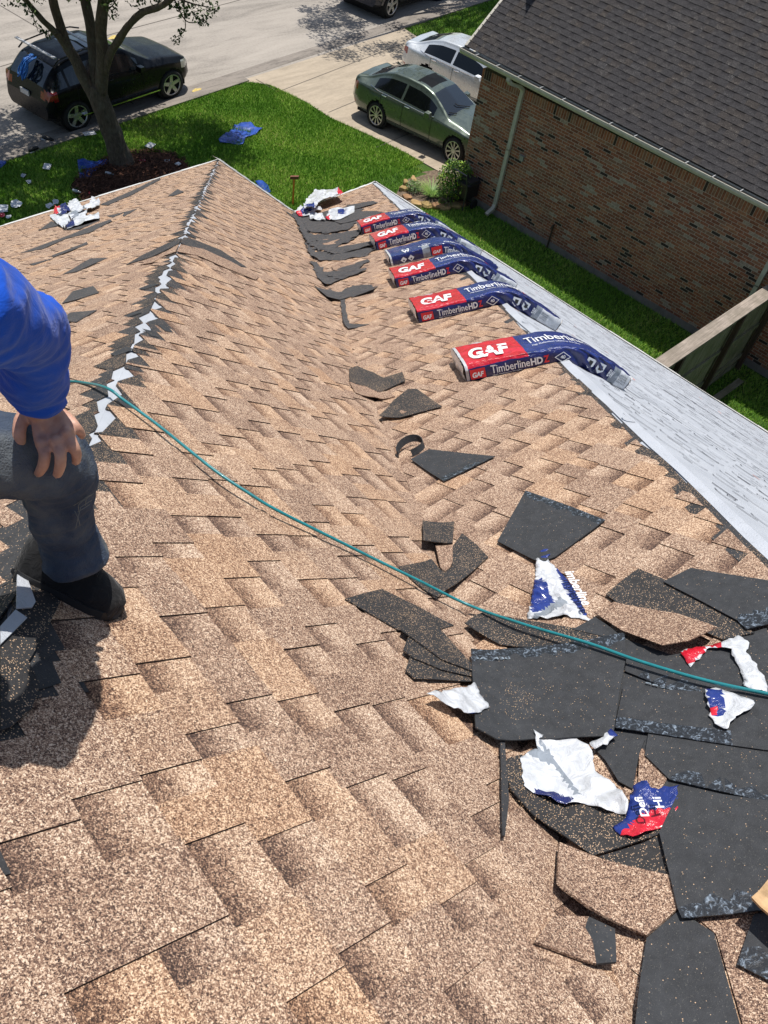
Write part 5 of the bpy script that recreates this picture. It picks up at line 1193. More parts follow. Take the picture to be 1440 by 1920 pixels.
for i, (P_, lb) in enumerate([([(572, 432), (600, 428), (640, 424), (668, 420), (650, 432), (610, 438)], 'narrow ragged dark piece between the first and second far valley off-cuts'), ([(600, 470), (640, 462), (700, 452), (712, 456), (680, 466), (630, 476)], 'long ragged dark piece above the wide dark valley off-cut'),
                               ([(612, 516), (650, 508), (690, 503), (672, 514), (635, 524)], 'ragged dark piece below the torn off-cut with a standing fold'), ([(545, 398), (560, 396), (575, 430), (585, 455), (575, 458), (560, 425)], 'dark strip running down the valley line at its far end')]):
    S_(PV, P_, .018, lb, M_FARDK, step=.04, relief=.020, rfreq=8, jag=.022, seed=i+80, group='weathered scraps along the valley')
# scraps on the left slope
lft = [([(315, 368), (333, 355), (345, 360), (327, 367)], 'small dark off-cut high on the left slope near the far hip'), ([(230, 405), (233, 398), (257, 392), (233, 406)], 'tiny dark off-cut just right of the long thin strip'),
       ([(38, 475), (85, 458), (133, 440), (170, 425), (207, 412), (210, 415), (167, 437), (123, 448), (80, 467)], 'longest thin dark strip on the left slope below the wrappers'), ([(97, 480), (130, 467), (163, 454), (165, 458), (130, 472), (100, 483)], 'thin dark strip below the longest one'),
       ([(118, 515), (145, 500), (170, 485), (202, 484), (143, 510)], 'dark boomerang shaped off-cut in the middle of the left slope'), ([(117, 570), (137, 547), (175, 537), (186, 550), (143, 563)], 'dark off-cut like a paper plane right of the person'),
       ([(113, 602), (133, 587), (182, 582), (143, 605)], 'granular dark off-cut below the paper plane shaped one'), ([(105, 573), (117, 573), (121, 588), (108, 591)], 'small dark square touching the outline of the blue sleeve'),
       ([(73, 432), (85, 423), (97, 415), (112, 423)], 'dark triangle left of the white wrappers on the left slope'), ([(55, 496), (100, 485), (80, 492), (63, 498)], 'faint thin dark strip left of the boomerang shaped one'), ([(120, 432), (160, 418), (187, 408), (187, 414), (150, 430)], 'dark strip under the white wrappers on the left slope'),
       ([(200, 405), (225, 400), (235, 397), (212, 408)], 'short thin dark strip right of the white wrappers'), ([(187, 384), (240, 361), (300, 333), (301, 337), (245, 367), (202, 385)], 'long dark strip along the left eave by the mulch bed')]
for i, (P_, lb) in enumerate(lft): S_(PA, P_, .006, lb, M_FARDK, step=.05, relief=.003, seed=i+50, group='dark scraps on the left slope')
S_(PA, [(237, 498), (267, 480), (310, 460), (341, 448), (337, 457), (325, 464), (283, 484)], .001, 'flat dark band folded down the left side of the hip where the torn strip starts', M_HEADL, step=.05, group='band folded over the hip')
S_(PB, [(342, 448), (362, 450), (413, 470), (463, 503), (445, 500), (400, 483), (338, 457)], .001, 'flat dark band running down the right side of the hip where the torn strip starts', M_HEADL, step=.05, group='band folded over the hip')
S_(PA, [(262, 498), (290, 486), (325, 465), (336, 459), (330, 473), (310, 480), (285, 494)], .003, 'tan cap piece on the left side of the hip below the dark band', M_TAN, step=.05, group='tan cap folded over the hip', lift=.002)
S_(PB, [(338, 459), (380, 468), (430, 490), (485, 520), (478, 526), (420, 502), (370, 480), (331, 473)], .003, 'tan cap piece on the right side of the hip below the dark band', M_TAN, step=.05, group='tan cap folded over the hip', lift=.002)
# torn hip pieces by the boot (bottom left)
S_(PB, [(0, 1195), (40, 1100), (75, 1092), (112, 1130), (95, 1165), (60, 1230), (0, 1320)], .006, 'dark granule off-cut along the hip beside the boot', M_HEAD, zones=[(0, [(68, 1110), (112, 1130), (90, 1165), (78, 1150)])])
S_(PB, [(0, 1290), (45, 1225), (75, 1285), (58, 1330), (20, 1365), (0, 1372)], .008, 'dark off-cut with smooth band in the shade below the boot', M_HEAD, zones=[(0, [(20, 1240), (45, 1225), (75, 1285), (55, 1325)])])
S_(PA, [(-30, 1150), (0, 1120), (38, 1060), (60, 1052), (52, 1085), (0, 1160), (-30, 1200)], .006, 'dark torn strip left of the hip in front of the boot heel', M_HEAD)
S_(PB, [(32, 1072), (44, 1066), (66, 1130), (60, 1140), (30, 1142)], .012, 'shiny grey torn underlayment triangle beside the boot', M_SILV, group='torn underlayment bits', cat='underlayment scrap', name='underlayment_scrap', step=.02)
S_(PB, [(0, 1175), (28, 1145), (50, 1160), (10, 1200), (0, 1210)], .012, 'shiny grey torn underlayment strip below the triangle beside the boot', M_SILV, group='torn underlayment bits', cat='underlayment scrap', name='underlayment_scrap', step=.02)
# standing curled strap
c0 = PV.hit((757, 858)); st = MB(); R = random.Random(2); N_ = 22; U_, V_, Nn = PC.U, PC.V, PC.n
e1 = unit(PV.hit((780, 845))-c0); e2 = np.cross(PC.n, e1)
for i in range(N_+1):
    t = -2.0+i/N_*4.9; q = c0+e1*(.055+.075*math.cos(t))+e2*.050*math.sin(t)+PC.n*(.004+.03*max(0, math.sin(t+.4))); st.v += [tuple(q), tuple(q+PC.n*.038+e2*.006), tuple(q*1+e1*.004*math.cos(t)+PC.n*.038+e2*.006), tuple(q+e1*.004*math.cos(t))]
for i in range(N_):
    a = i*4
    for k in range(4): st.f.append((a+k, a+(k+1) % 4, a+4+(k+1) % 4, a+4+k)); st.m.append(0)
o = st.build('curled_strap', [M_BACK]); tag(o, 'black strip of shingle curled into a standing loop in the valley', 'strap'); rebase_mesh(o, tuple(map(float, c0)))
# loose granules and lettering on the near seal strips
lt = MB()
def on_plane(pl, p0, p1, hgt, h):
    a, b = pl.hit(p0, h), pl.hit(p1, h); d = b-a; up = np.cross(pl.n, unit(d)); return lambda x, y: a+d*x+up*y*hgt
f = on_plane(PV, (885, 1236), (965, 1236), .022, .034); text_at(lt, 'DA  4301', f, 0, 1, .0, .55, 0, .02)
f = on_plane(PV, (985, 1233), (1062, 1229), .022, .034); text_at(lt, 'DA 4301', f, 0, 1, .0, .55, 0, .02)
lt2 = MB(); f = on_plane(PV, (1208, 1282), (1296, 1306), .022, .020); text_at(lt2, '6624  VJ', f, 0, 1, .1, .6, 0, .02)
o = lt.build('stamped_lettering', [simple('stamped_pale_ink', (.20, .24, .28), .6, 0, .3, .5, 90)], None); o.parent = big; o.matrix_parent_inverse = Matrix.Translation(-Vector(big.location))
host = [x for x in bpy.data.objects if x.get('label', '').startswith('dark off-cut ending in a short')][0]
o = lt2.build('stamped_lettering', [_mc['stamped_pale_ink']], None); o.parent = host; o.matrix_parent_inverse = Matrix.Translation(-Vector(host.location))
gr = MB(); R = random.Random(12)
def grains(pl, c, r, n, h):
    u0, v0 = pl.uv(pl.hit(c))
    for _ in range(n):
        a = R.uniform(0, 6.28); rr = r*R.random()**.6; u, v = u0+rr*math.cos(a), v0+rr*math.sin(a)*.8; s = R.uniform(.0008, .0018); mi = R.choice((0, 0, 1))
        p = pl.P(u, v, h); gr.add([p+pl.U*s, p+pl.V*s, p-pl.U*s, p-pl.V*s, p+pl.n*s*1.4], [(0, 1, 4), (1, 2, 4), (2, 3, 4), (3, 0, 4)], mi)
for c, r, n, h in [((985, 1300), .09, 160, .034), ((960, 1345), .07, 100, .034), ((1270, 1860), .07, 130, .013), ((1250, 1830), .10, 90, .013), ((1000, 1500), .10, 260, .022), ((1110, 1540), .06, 70, .022), ((1400, 1435), .03, 25, .018), ((1330, 1600), .15, 60, .032), ((1100, 1330), .12, 50, .034)]: grains(PV, c, r, n, h)
o = gr.build('loose_granules', [simple('loose_tan_granule', (.70, .50, .30), .9), simple('loose_brown_granule', (.45, .28, .16), .9)]); tag(o, 'loose tan granules sprinkled over the dark sheets', 'granules', kind='stuff')
# ------------------------------------------------------------------ wrapper pieces
def wrap(pl, px, label, zones=None, h=.02, group='torn plastic wrapper pieces', seed=1, relief=.020, rfreq=15, step=.010, base=0, curl=None, jag=.003):
    o, c = sheet('plastic_wrapper', pl, px, h, [F_WHITE, F_BLUE, F_RED, F_GREYF, F_NAVY], zones, thick=0, step=step, relief=relief, rfreq=rfreq, jag=jag, seed=seed, minh=max(.014, h-.004), curl=curl, smooth=step < .03)
    if base: o.data.polygons.foreach_set('material_index', [base]*len(o.data.polygons))
    sm = o.modifiers.new('thickness', 'SOLIDIFY'); sm.thickness = .0012; tag(o, label, 'plastic wrapper', group); rebase_mesh(o, tuple(float(x) for x in c)); return o
H_ = .034
W1 = wrap(PV, [(1012, 1040), (1020, 1030), (1045, 1028), (1030, 1050), (1060, 1078), (1085, 1110), (1098, 1140), (1112, 1166), (1090, 1160), (1060, 1156), (1030, 1161), (992, 1160), (1003, 1112), (1010, 1060)], 'blue and white torn wrapper with a twisted top, pointing up above the hose',
     [(1, [(1000, 1090), (1020, 1085), (1040, 1120), (1045, 1140), (1000, 1150)]), (1, [(1040, 1050), (1070, 1080), (1100, 1120), (1120, 1170), (1085, 1140), (1060, 1100)]), (1, [(1005, 1045), (1018, 1026), (1050, 1024), (1028, 1052)]), (3, [(1000, 1160), (1055, 1120), (1075, 1135), (1050, 1145), (1015, 1162)])], .016, seed=3, relief=.03)
wrap(PV, [(790, 1303), (830, 1297), (870, 1291), (883, 1283), (892, 1305), (911, 1330), (897, 1336), (884, 1342), (865, 1338), (830, 1325)], 'small white triangular wrapper scrap at the left edge of the big dark sheet', [(1, [(850, 1338), (886, 1340), (884, 1350), (850, 1342)])], .038, seed=4, relief=.012)
wrap(PV, [(1284, 1226), (1320, 1214), (1358, 1205), (1395, 1192), (1412, 1203), (1408, 1225), (1425, 1248), (1445, 1272), (1450, 1300), (1425, 1297), (1405, 1290), (1398, 1262), (1378, 1222), (1362, 1218), (1337, 1216), (1318, 1236), (1302, 1253)], 'bent white wrapper strip with a red end above the hose at the right edge', [(2, [(1280, 1228), (1358, 1202), (1360, 1218), (1334, 1214), (1305, 1246), (1298, 1246)])], .022, seed=5, relief=.010)
wrap(PV, [(1335, 1300), (1357, 1291), (1395, 1305), (1431, 1325), (1412, 1340), (1395, 1350), (1376, 1372), (1358, 1368), (1343, 1345)], 'white wrapper scrap with blue and red left fold below the hose at the right edge', [(1, [(1338, 1298), (1366, 1296), (1372, 1345), (1355, 1350), (1342, 1330)]), (2, [(1345, 1332), (1360, 1330), (1358, 1346), (1347, 1344)])], .032, seed=6, relief=.014)
W5 = wrap(PV, [(975, 1428), (985, 1420), (1010, 1410), (1003, 1386), (1040, 1388), (1080, 1384), (1115, 1398), (1124, 1425), (1126, 1447), (1165, 1475), (1190, 1512), (1186, 1533), (1140, 1524), (1100, 1512), (1062, 1520), (1020, 1508), (998, 1492), (980, 1478)], 'largest crumpled white plastic wrapper on the rounded dark off-cut', [(4, [(1002, 1498), (1000, 1486), (1040, 1496), (1085, 1505), (1062, 1524), (1020, 1512)]), (3, [(985, 1420), (1012, 1408), (1050, 1436), (1030, 1440), (1000, 1430)]), (3, [(1010, 1392), (1022, 1396), (1100, 1500), (1085, 1496), (1040, 1440)])], .030, seed=8, relief=.030, rfreq=9)
wrap(PV, [(1115, 1398), (1140, 1390), (1155, 1372), (1168, 1384), (1150, 1402), (1125, 1408)], 'twisted white tail of plastic pointing away from the largest white wrapper', [(1, [(1150, 1370), (1170, 1372), (1165, 1388), (1152, 1386)])], .030, seed=9, relief=.012)
W6 = wrap(PV, [(1190, 1515), (1195, 1495), (1205, 1478), (1225, 1476), (1232, 1488), (1284, 1479), (1284, 1500), (1282, 1522), (1278, 1545), (1240, 1562), (1200, 1578), (1175, 1570), (1160, 1553), (1185, 1540)], 'blue and red torn wrapper with white letters touching the largest white one', [(1, [(1150, 1470), (1300, 1470), (1300, 1520), (1225, 1528), (1170, 1570), (1150, 1556)]), (2, [(1170, 1572), (1225, 1526), (1300, 1518), (1290, 1560), (1200, 1590)])], .030, seed=10, relief=.020)
def wtext(host, txts):
    m = MB()
    for t, p0, p1, hgt, h in txts:
        f = on_plane(PV, p0, p1, hgt, h); text_at(m, t, f, 0, 1, 0, 1, 0, .02)
    o = m.build('lettering', [M_LET], None); o.parent = host; o.matrix_parent_inverse = Matrix.Translation(-Vector(host.location))
wtext(W1, [('imberline', (1058, 1072), (1092, 1135), .035, .052)]); wtext(W6, [('Hi', (1246, 1514), (1238, 1494), .020, .056), ('Defi', (1218, 1530), (1204, 1494), .020, .056)])
for px, zn, lb, s in [([(93, 405), (110, 403), (127, 400), (132, 415), (122, 428), (108, 420)], [], 'left bright white wrapper of the heap on the left slope', 20), ([(127, 402), (150, 394), (165, 392), (160, 405), (135, 412)], [(3, [(135, 400), (150, 396), (150, 408), (138, 410)])], 'upper white wrapper of the heap on the left slope', 21),
                      ([(130, 415), (150, 405), (187, 400), (186, 410), (160, 418), (125, 428), (124, 420)], [(4, [(122, 428), (128, 412), (140, 412), (140, 422)])], 'right white wrapper of the heap with a navy fold', 22), ([(100, 400), (104, 388), (125, 384), (132, 395), (118, 402)], [(4, [(110, 384), (130, 382), (134, 398), (115, 402)]), (2, [(98, 402), (102, 386), (112, 386), (108, 400)])], 'red and navy wrapper of the heap on the left slope', 23),
                      ([(128, 390), (132, 378), (144, 374), (155, 388), (165, 392), (150, 396), (135, 398)], [], 'white wrapper over the left eave edge', 24), ([(155, 390), (170, 382), (175, 370), (182, 378), (188, 378), (186, 384), (168, 392)], [], 'thin white twisted wrapper at the left eave above the mulch bed', 25)]:
    wrap(PA, px, lb, zn, .05 if s >= 23 else .03, 'wrappers heaped on the left slope', s, .06, 6, .04)
for px, zn, lb, s in [([(552, 398), (565, 385), (575, 392), (600, 386), (606, 392), (585, 402), (560, 406)], [(1, [(560, 396), (575, 388), (590, 392), (575, 402)]), (2, [(555, 400), (565, 398), (570, 405), (558, 406)])], 'white and blue wrapper at the far end of the valley', 30),
                      ([(575, 388), (582, 370), (595, 356), (640, 353), (650, 362), (625, 372), (603, 378), (597, 390)], [(2, [(640, 352), (652, 360), (645, 366), (638, 360)]), (1, [(578, 384), (596, 380), (596, 390), (580, 390)])], 'long white wrapper folded over the far eave', 31),
                      ([(582, 402), (590, 398), (606, 402), (612, 412), (596, 412), (583, 410)], [], 'small white wrapper right of the far valley end', 32),
                      ([(612, 410), (618, 398), (640, 390), (667, 386), (666, 397), (640, 410), (625, 412)], [(1, [(636, 395), (650, 392), (648, 402), (636, 405)]), (2, [(612, 406), (622, 404), (620, 412), (612, 412)])], 'white wrapper with small red and blue marks on the dark far scraps', 33)]:
    wrap(PV, px, lb, zn, .13 if s == 31 else .04, 'wrappers at the far end of the valley', s, .06, 7, .04)
# ------------------------------------------------------------------ teal hose
hp = [(PA, (60, 742)), (PA, (120, 717)), (PA, (165, 719)), (PA, (203, 729)), (PB, (232, 750)), (PB, (300, 800)), (PB, (400, 880)), (PB, (470, 927)), (PB, (520, 957)), (PB, (640, 1017)), (PB, (700, 1047)), (PB, (780, 1086)), (PV, (880, 1135)), (PV, (980, 1170)), (PC, (1100, 1205)), (PC, (1200, 1240)), (PC, (1320, 1275)), (PC, (1440, 1301)), (PC, (1560, 1325))]
hh = [.012, .012, .016, .03, .03, .035, .04, .04, .036, .03, .03, .04, .045, .045, .05, .044, .040, .036, .03]
hs = MB(); hs.tube(smooth_pts([pl.hit(p, h) for (pl, p), h in zip(hp, hh)], 8), .0052, 10)
hm = simple('teal_rubber_hose', (.015, .21, .235), .35, 0, .5, .15, 30, 0, .3); o = hs.build('air_hose', [hm], None, True); tag(o, 'long teal air hose crossing the roof from the person to the right edge', 'hose'); rebase_mesh(o, tuple(map(float, PB.hit((520, 957)))))
o, c0 = sheet('leather_flap', PC, [(1409, 1682), (1423, 1666), (1440, 1650), (1480, 1622), (1540, 1640), (1540, 1760), (1470, 1735), (1441, 1710)], .10, [simple('tan_leather', (.55, .36, .19), .7, 0, .4, .3, 25, .5, 0, 40)], None, thick=.008, step=.02, relief=.02, rfreq=9, seed=4)
tag(o, 'crumpled tan leathery flap poking in at the right edge above the square dark sheet', 'leather flap'); rebase_mesh(o, tuple(map(float, c0)))
# ------------------------------------------------------------------ the person at the left edge
def pd(px, dep): return CAM+ray(px)*dep
def roofz(x, y): return min(-x*TB, -(PA.n[0]*x+PA.n[1]*y)/PA.n[2])
SL = np.array([-.61, .79, 0.]); FW = np.array([-.79, -.61, 0.]); UP = np.array([0, 0, 1.])
def cloth(name, c, rough=.85, fold=12, var=.25, strength=.5):
    m, nt, b = newmat(name); co = objco(nt); n = noise(nt, co, fold, 4, .6, .6).outputs[0]; w_ = noise(nt, co, 420, 2).outputs[0]
    L(nt, ramp(nt, n, [(.3, tuple(x*(1-var) for x in c)), (.7, tuple(x*(1+var) for x in c))]), b.inputs['Base Color']); b.inputs['Roughness'].default_value = rough; b.inputs['Specular IOR Level'].default_value = .25
    b.inputs['Sheen Weight'].default_value = .15; bump(nt, b, math_(nt, 'ADD', math_(nt, 'MULTIPLY', n, 1.0), math_(nt, 'MULTIPLY', w_, .08)), strength, .02); return m
M_BLUE = cloth('royal_blue_fleece', (.003, .075, .50), .8, 14, .15, .35)
def denim_mat():
    m, nt, b = newmat('worn_denim'); co = objco(nt); a = noise(nt, co, 7, 4, .6, .4).outputs[0]; f = noise(nt, co, 300, 2).outputs[0]; st = noise(nt, co, 30, 5, .7).outputs[0]
    c = ramp(nt, a, [(.33, (.020, .034, .066)), (.50, (.050, .072, .115)), (.66, (.135, .150, .160))]); c = mixc(nt, math_(nt, 'MULTIPLY', f, .3), c, (.07, .09, .12)); c = mixc(nt, ramp(nt, st, [(.6, 0), (.75, .25)]), c, (.11, .10, .08))
    L(nt, c, b.inputs['Base Color']); b.inputs['Roughness'].default_value = .9; bump(nt, b, math_(nt, 'ADD', st, f), .45, .012); return m
M_DENIM = denim_mat(); M_SHOE = cloth('black_mesh_shoe', (.012, .012, .013), .8, 40, .3, .4); M_SOLE = simple('black_shoe_sole', (.02, .02, .021), .6)
def skin_mat():
    m, nt, b = newmat('skin'); co = objco(nt); n = noise(nt, co, 60, 4, .6).outputs[0]; L(nt, ramp(nt, n, [(.3, (.50, .26, .18)), (.7, (.62, .36, .26))]), b.inputs['Base Color']); b.inputs['Roughness'].default_value = .5
    b.inputs['Subsurface Weight'].default_value = .12; b.inputs['Subsurface Radius'].default_value = (.01, .004, .002); bump(nt, b, noise(nt, co, 260, 3).outputs[0], .15, .003); return m
M_SKIN = skin_mat(); M_NAIL = simple('fingernail', (.55, .34, .27), .3)
person = empty('person'); tag(person, 'person in blue long sleeved top and torn jeans, one hand on the knee', 'person')
def blobmesh(tubes, name, m, voxel, parent, smooth_it=6, wr=None, rnd=(.92, .6)):
    mb = MB()
    for T in tubes:
        pts, rs = T[0], T[1]; fl = T[2] if len(T) > 2 else 1.0; up = T[3] if len(T) > 3 else None
        SG = 26 if wr else 18; P = smooth_pts(pts, 14 if wr else 6); rr = list(np.interp(np.linspace(0, len(pts)-1, len(P)), range(len(pts)), rs)); e0, e1 = unit(P[0]-P[1]), unit(P[-1]-P[-2])
        # rounded ends
        cap_ = (.14, .08) if wr else (.92, .6); A = [P[0]+e0*rr[0]*f for f in cap_]; B = [P[-1]+e1*rr[-1]*f for f in cap_[::-1]]; P = A+P+B; rr = ([rr[0]*.8, rr[0]*.95]+rr+[rr[-1]*.95, rr[-1]*.8]) if wr else ([rr[0]*.38, rr[0]*.8]+rr+[rr[-1]*.8, rr[-1]*.38])
        b = len(mb.v); mb.tube(P, rr, SG, flat=fl, up=up)
        if wr:
            amp, fr = wr
            for i in range(b, len(mb.v)):
                v = Vector(mb.v[i]); k = mnoise.noise(v*fr)+.9*(.45-abs(mnoise.noise(Vector((v.x*fr*1.6, v.y*fr*1.6, v.z*fr*3.4+3)))))*1.2; c = P[min(len(P)-1, (i-b)//SG)]; d = np.array(mb.v[i])-c; l = np.linalg.norm(d)
                if l > 1e-6: mb.v[i] = tuple(c+d*(1+amp*k/l))
    o = mb.build(name, m, parent, True); r = o.modifiers.new('union', 'REMESH'); r.mode = 'VOXEL'; r.voxel_size = voxel; r.use_smooth_shade = True
    s_ = o.modifiers.new('smooth', 'SMOOTH'); s_.iterations = smooth_it; s_.factor = .5; return o
ank = pd((118, 1050), 1.70); kne = pd((92, 862), 1.462); wri = pd((78, 768), 1.362); elb = on_ray((52, 632), wri, .21); sho = on_ray((-42, 556), elb, .25)
hipl = pd((-235, 850), 1.32); pel = hipl+SL*.10; hipr = hipl+SL*.20; shr = sho+SL*.34; nek = (sho+shr)/2+UP*.05
anr = ank+SL*.80-FW*.05; anr[2] = roofz(anr[0], anr[1])+.10; knr = (hipr+anr)/2+FW*.14+UP*.06
head = nek+FW*.10+UP*.13
hand = [([wri-(kne-wri)*0+UP*.0+unit(elb-wri)*.05, wri, pd((82, 790), 1.363)], [.026, .0255, .026], .62, CF)]
for pts, r0, r1 in [([(80, 775, 1.365), (78, 805, 1.362), (79, 834, 1.358)], .020, .0118), ([(84, 775, 1.365), (98, 803, 1.358), (106, 830, 1.354)], .020, .0118), ([(90, 775, 1.367), (114, 796, 1.360), (127, 815, 1.358)], .019, .0112), ([(92, 775, 1.369), (118, 782, 1.367), (133, 789, 1.368)], .017, .0100), ([(70, 772, 1.368), (50, 778, 1.366), (40, 788, 1.364)], .018, .0125)]:
    hand.append(([pd(p[:2], p[2]) for p in pts], list(np.linspace(r0, r1, 3)), .75, CF))
FG = [([(79, 834, 1.358), (84, 852, 1.350), (81, 872, 1.360), (73, 887, 1.380)], [.0108, .0098, .0094, .0080]), ([(106, 830, 1.354), (113, 850, 1.346), (113, 872, 1.356), (108, 889, 1.377)], [.0108, .0100, .0094, .0080]),
      ([(127, 815, 1.358), (137, 834, 1.352), (143, 850, 1.362), (143, 865, 1.380)], [.0103, .0095, .0090, .0076]), ([(133, 789, 1.368), (142, 799, 1.364), (149, 808, 1.372), (154, 816, 1.382)], [.0092, .0084, .0080, .0068]), ([(40, 788, 1.364), (36, 808, 1.360), (36, 828, 1.368), (32, 848, 1.382)], [.0125, .0112, .0108, .0092])]
tips = []
for pts, rs in FG: q = [pd(p[:2], p[2]) for p in pts]; hand.append((q, rs)); tips.append((q[-1], unit(q[-1]-q[-2]), rs[-1]))
# knuckle bumps
for p in [(79, 832, 1.351), (105, 828, 1.346), (126, 813, 1.351)]: c = pd(p[:2], p[2]); hand.append(([c-UP*.002, c+UP*.002], [.0105, .0105]))
# right hand resting on the other thigh
wr2 = knr+UP*.09+FW*(-.03); el2 = (wr2+shr)/2-FW*.05+SL*.10
rh = [([el2, wr2], [.034, .024]), ([wr2, wr2+FW*.05, wr2+FW*.09-UP*.01], [.026, .032, .026], .5, UP)]
for k in range(4): a = wr2+FW*.09+SL*(-.024+.016*k); L4 = (.060, .066, .062, .048)[k]; rh.append(([a, a+FW*L4*.5-UP*.006, a+FW*L4-UP*.028], [.0095, .009, .0075]))
a = wr2+FW*.03-SL*.03; rh.append(([a, a-SL*.025+FW*.02, a-SL*.03+FW*.045-UP*.015], [.012, .011, .009]))
core = [([nek-UP*.05, nek+UP*.02+FW*.01, head-FW*.03-UP*.05], [.055, .052, .052]), ([head-UP*.085+FW*.045, head-UP*.02+FW*.02, head+UP*.04, head+UP*.075-FW*.01], [.042, .072, .084, .060], 1.0), ([head-UP*.02-FW*.03, head+UP*.05-FW*.03], [.075, .075]),
        ([head+FW*.085+UP*.01, head+FW*.105-UP*.025], [.009, .014]), ([head+FW*.07-UP*.055+SL*.015, head+FW*.07-UP*.055-SL*.015], [.013, .013]), ([head+SL*.078-UP*.02, head+SL*.082+UP*.015], [.012, .016]), ([head-SL*.078-UP*.02, head-SL*.082+UP*.015], [.012, .016]),
        ([pel, (pel+nek)/2+FW*.02, nek-UP*.08], [.10, .09, .09]), ([sho+SL*.02, elb, wri], [.032, .032, .026]), ([shr-SL*.02, el2, wr2], [.032, .032, .026]), ([sho+SL*.06, nek, shr-SL*.06], [.03, .035, .03]), ([hipl, kne, ank], [.06, .042, .034]), ([hipr, knr, anr], [.06, .042, .034]), ([hipl, hipr], [.08, .08])]
body = blobmesh(hand+rh+core, 'body', M_SKIN, .0032, person, 5)
nl = MB()
for p, d, r in tips:
    n = unit(-CF-d*((-CF)@d)); s_ = np.cross(d, n); c = p+n*r*.93+d*r*.15
    nl.add([c-s_*r*.55-d*r*.7, c+s_*r*.55-d*r*.7, c+s_*r*.5+d*r*.5-n*r*.25, c+d*r*.75-n*r*.4, c-s_*r*.5+d*r*.5-n*r*.25], [(0, 1, 2, 3, 4)])
nl.build('fingernails', M_NAIL, person)
for s in (1, -1):
    e = MB(); c = head+FW*.074+UP*.018+SL*.030*s; e.tube([c-FW*.004, c+FW*.006, c+FW*.010], [.013, .011, .004], 10); e.build('eye', simple('eye_white', (.6, .58, .55), .3), person, True)
    e = MB(); e.tube([c+FW*.010, c+FW*.0125], [.005, .004], 8); e.build('iris', simple('dark_iris', (.03, .02, .012), .3), person)
hb_ = MB(); rough_tube(hb_, [head-FW*.055-UP*.02, head-FW*.03+UP*.06, head+FW*.01+UP*.095, head+FW*.055+UP*.080], [.085, .095, .080, .035], 20, .05, 2); hb_.build('hair', simple('dark_hair', (.02, .014, .010), .6, 0, .4, .4, 90, .5), person, True)
# clothes
cuff = wri+unit(elb-wri)*.040
slv1 = ([sho+SL*.03, (sho+elb)/2, elb, elb+(cuff-elb)*.5, cuff], [.059, .057, .051, .046, .038])
slv2 = ([shr-SL*.03, (shr+el2)/2, el2, wr2], [.062, .064, .058, .040])
mid = (pel+nek)/2+FW*.03
top = blobmesh([slv1, slv2, ([sho+SL*.03-UP*.02, nek-UP*.04, shr-SL*.03-UP*.02], [.060, .075, .060]), ([pel+UP*.02, mid, nek-UP*.12], [.13, .135, .12], .8, FW), ([nek-UP*.05, nek+UP*.005], [.068, .062]), ([cuff, cuff+unit(wri-cuff)*.004], [.039, .038])], 'sweatshirt', M_BLUE, .0045, person, 3, (.013, 11))
hem = pd((143, 1046), 1.672)
leg1 = ([hipl, (hipl+kne)/2, kne, pd((112, 935), 1.555), pd((126, 1000), 1.625), hem], [.084, .079, .069, .059, .056, .060])
h2_ = anr+UP*.04; leg2 = ([hipr, (hipr+knr)/2, knr, (knr+h2_)/2, h2_], [.088, .082, .072, .062, .060])
jeans = blobmesh([leg1, leg2, ([hipl, pel, hipr], [.10, .115, .10]), ([pel, pel+UP*.06], [.115, .118])], 'jeans', M_DENIM, .0045, person, 1, (.0125, 15))
# torn patch with frayed threads below the knee
tp = MB(); R = random.Random(5)
for (x0, y0), (x1, y1) in [((158, 938), (176, 925)), ((150, 952), (172, 938)), ((146, 960), (168, 946)), ((140, 958), (150, 985)), ((152, 950), (142, 990)), ((138, 948), (165, 930)), ((160, 935), (148, 958)), ((168, 928), (160, 948)), ]:
    a, b = pd((x0, y0), 1.488), pd((x1, y1), 1.500); tp.tube(smooth_pts([a, (a+b)/2-CF*.006+CR*R.uniform(-.004, .004), b], 4), .0007, 5)
tp.build('frayed_threads', simple('white_cotton_thread', (.20, .20, .18), .9), person)
tp = MB(); q = [pd(p, 1.493) for p in [(128, 955), (140, 944), (160, 932), (172, 926), (170, 938), (152, 950), (138, 962)]]; nn = -CF
tp.add([x+nn*.001 for x in q], [tuple(range(7))]); 
sm_ = MB(); sm_.tube([pd((118, 1003), 1.567), pd((121, 1030), 1.60), pd((122, 1058), 1.625)], .0016, 5); sm_.tube([pd((124, 1003), 1.567), pd((127, 1030), 1.60), pd((128, 1058), 1.625)], .0016, 5); sm_.build('seam_stitching', simple('faded_stitch', (.14, .16, .19), .9), person)
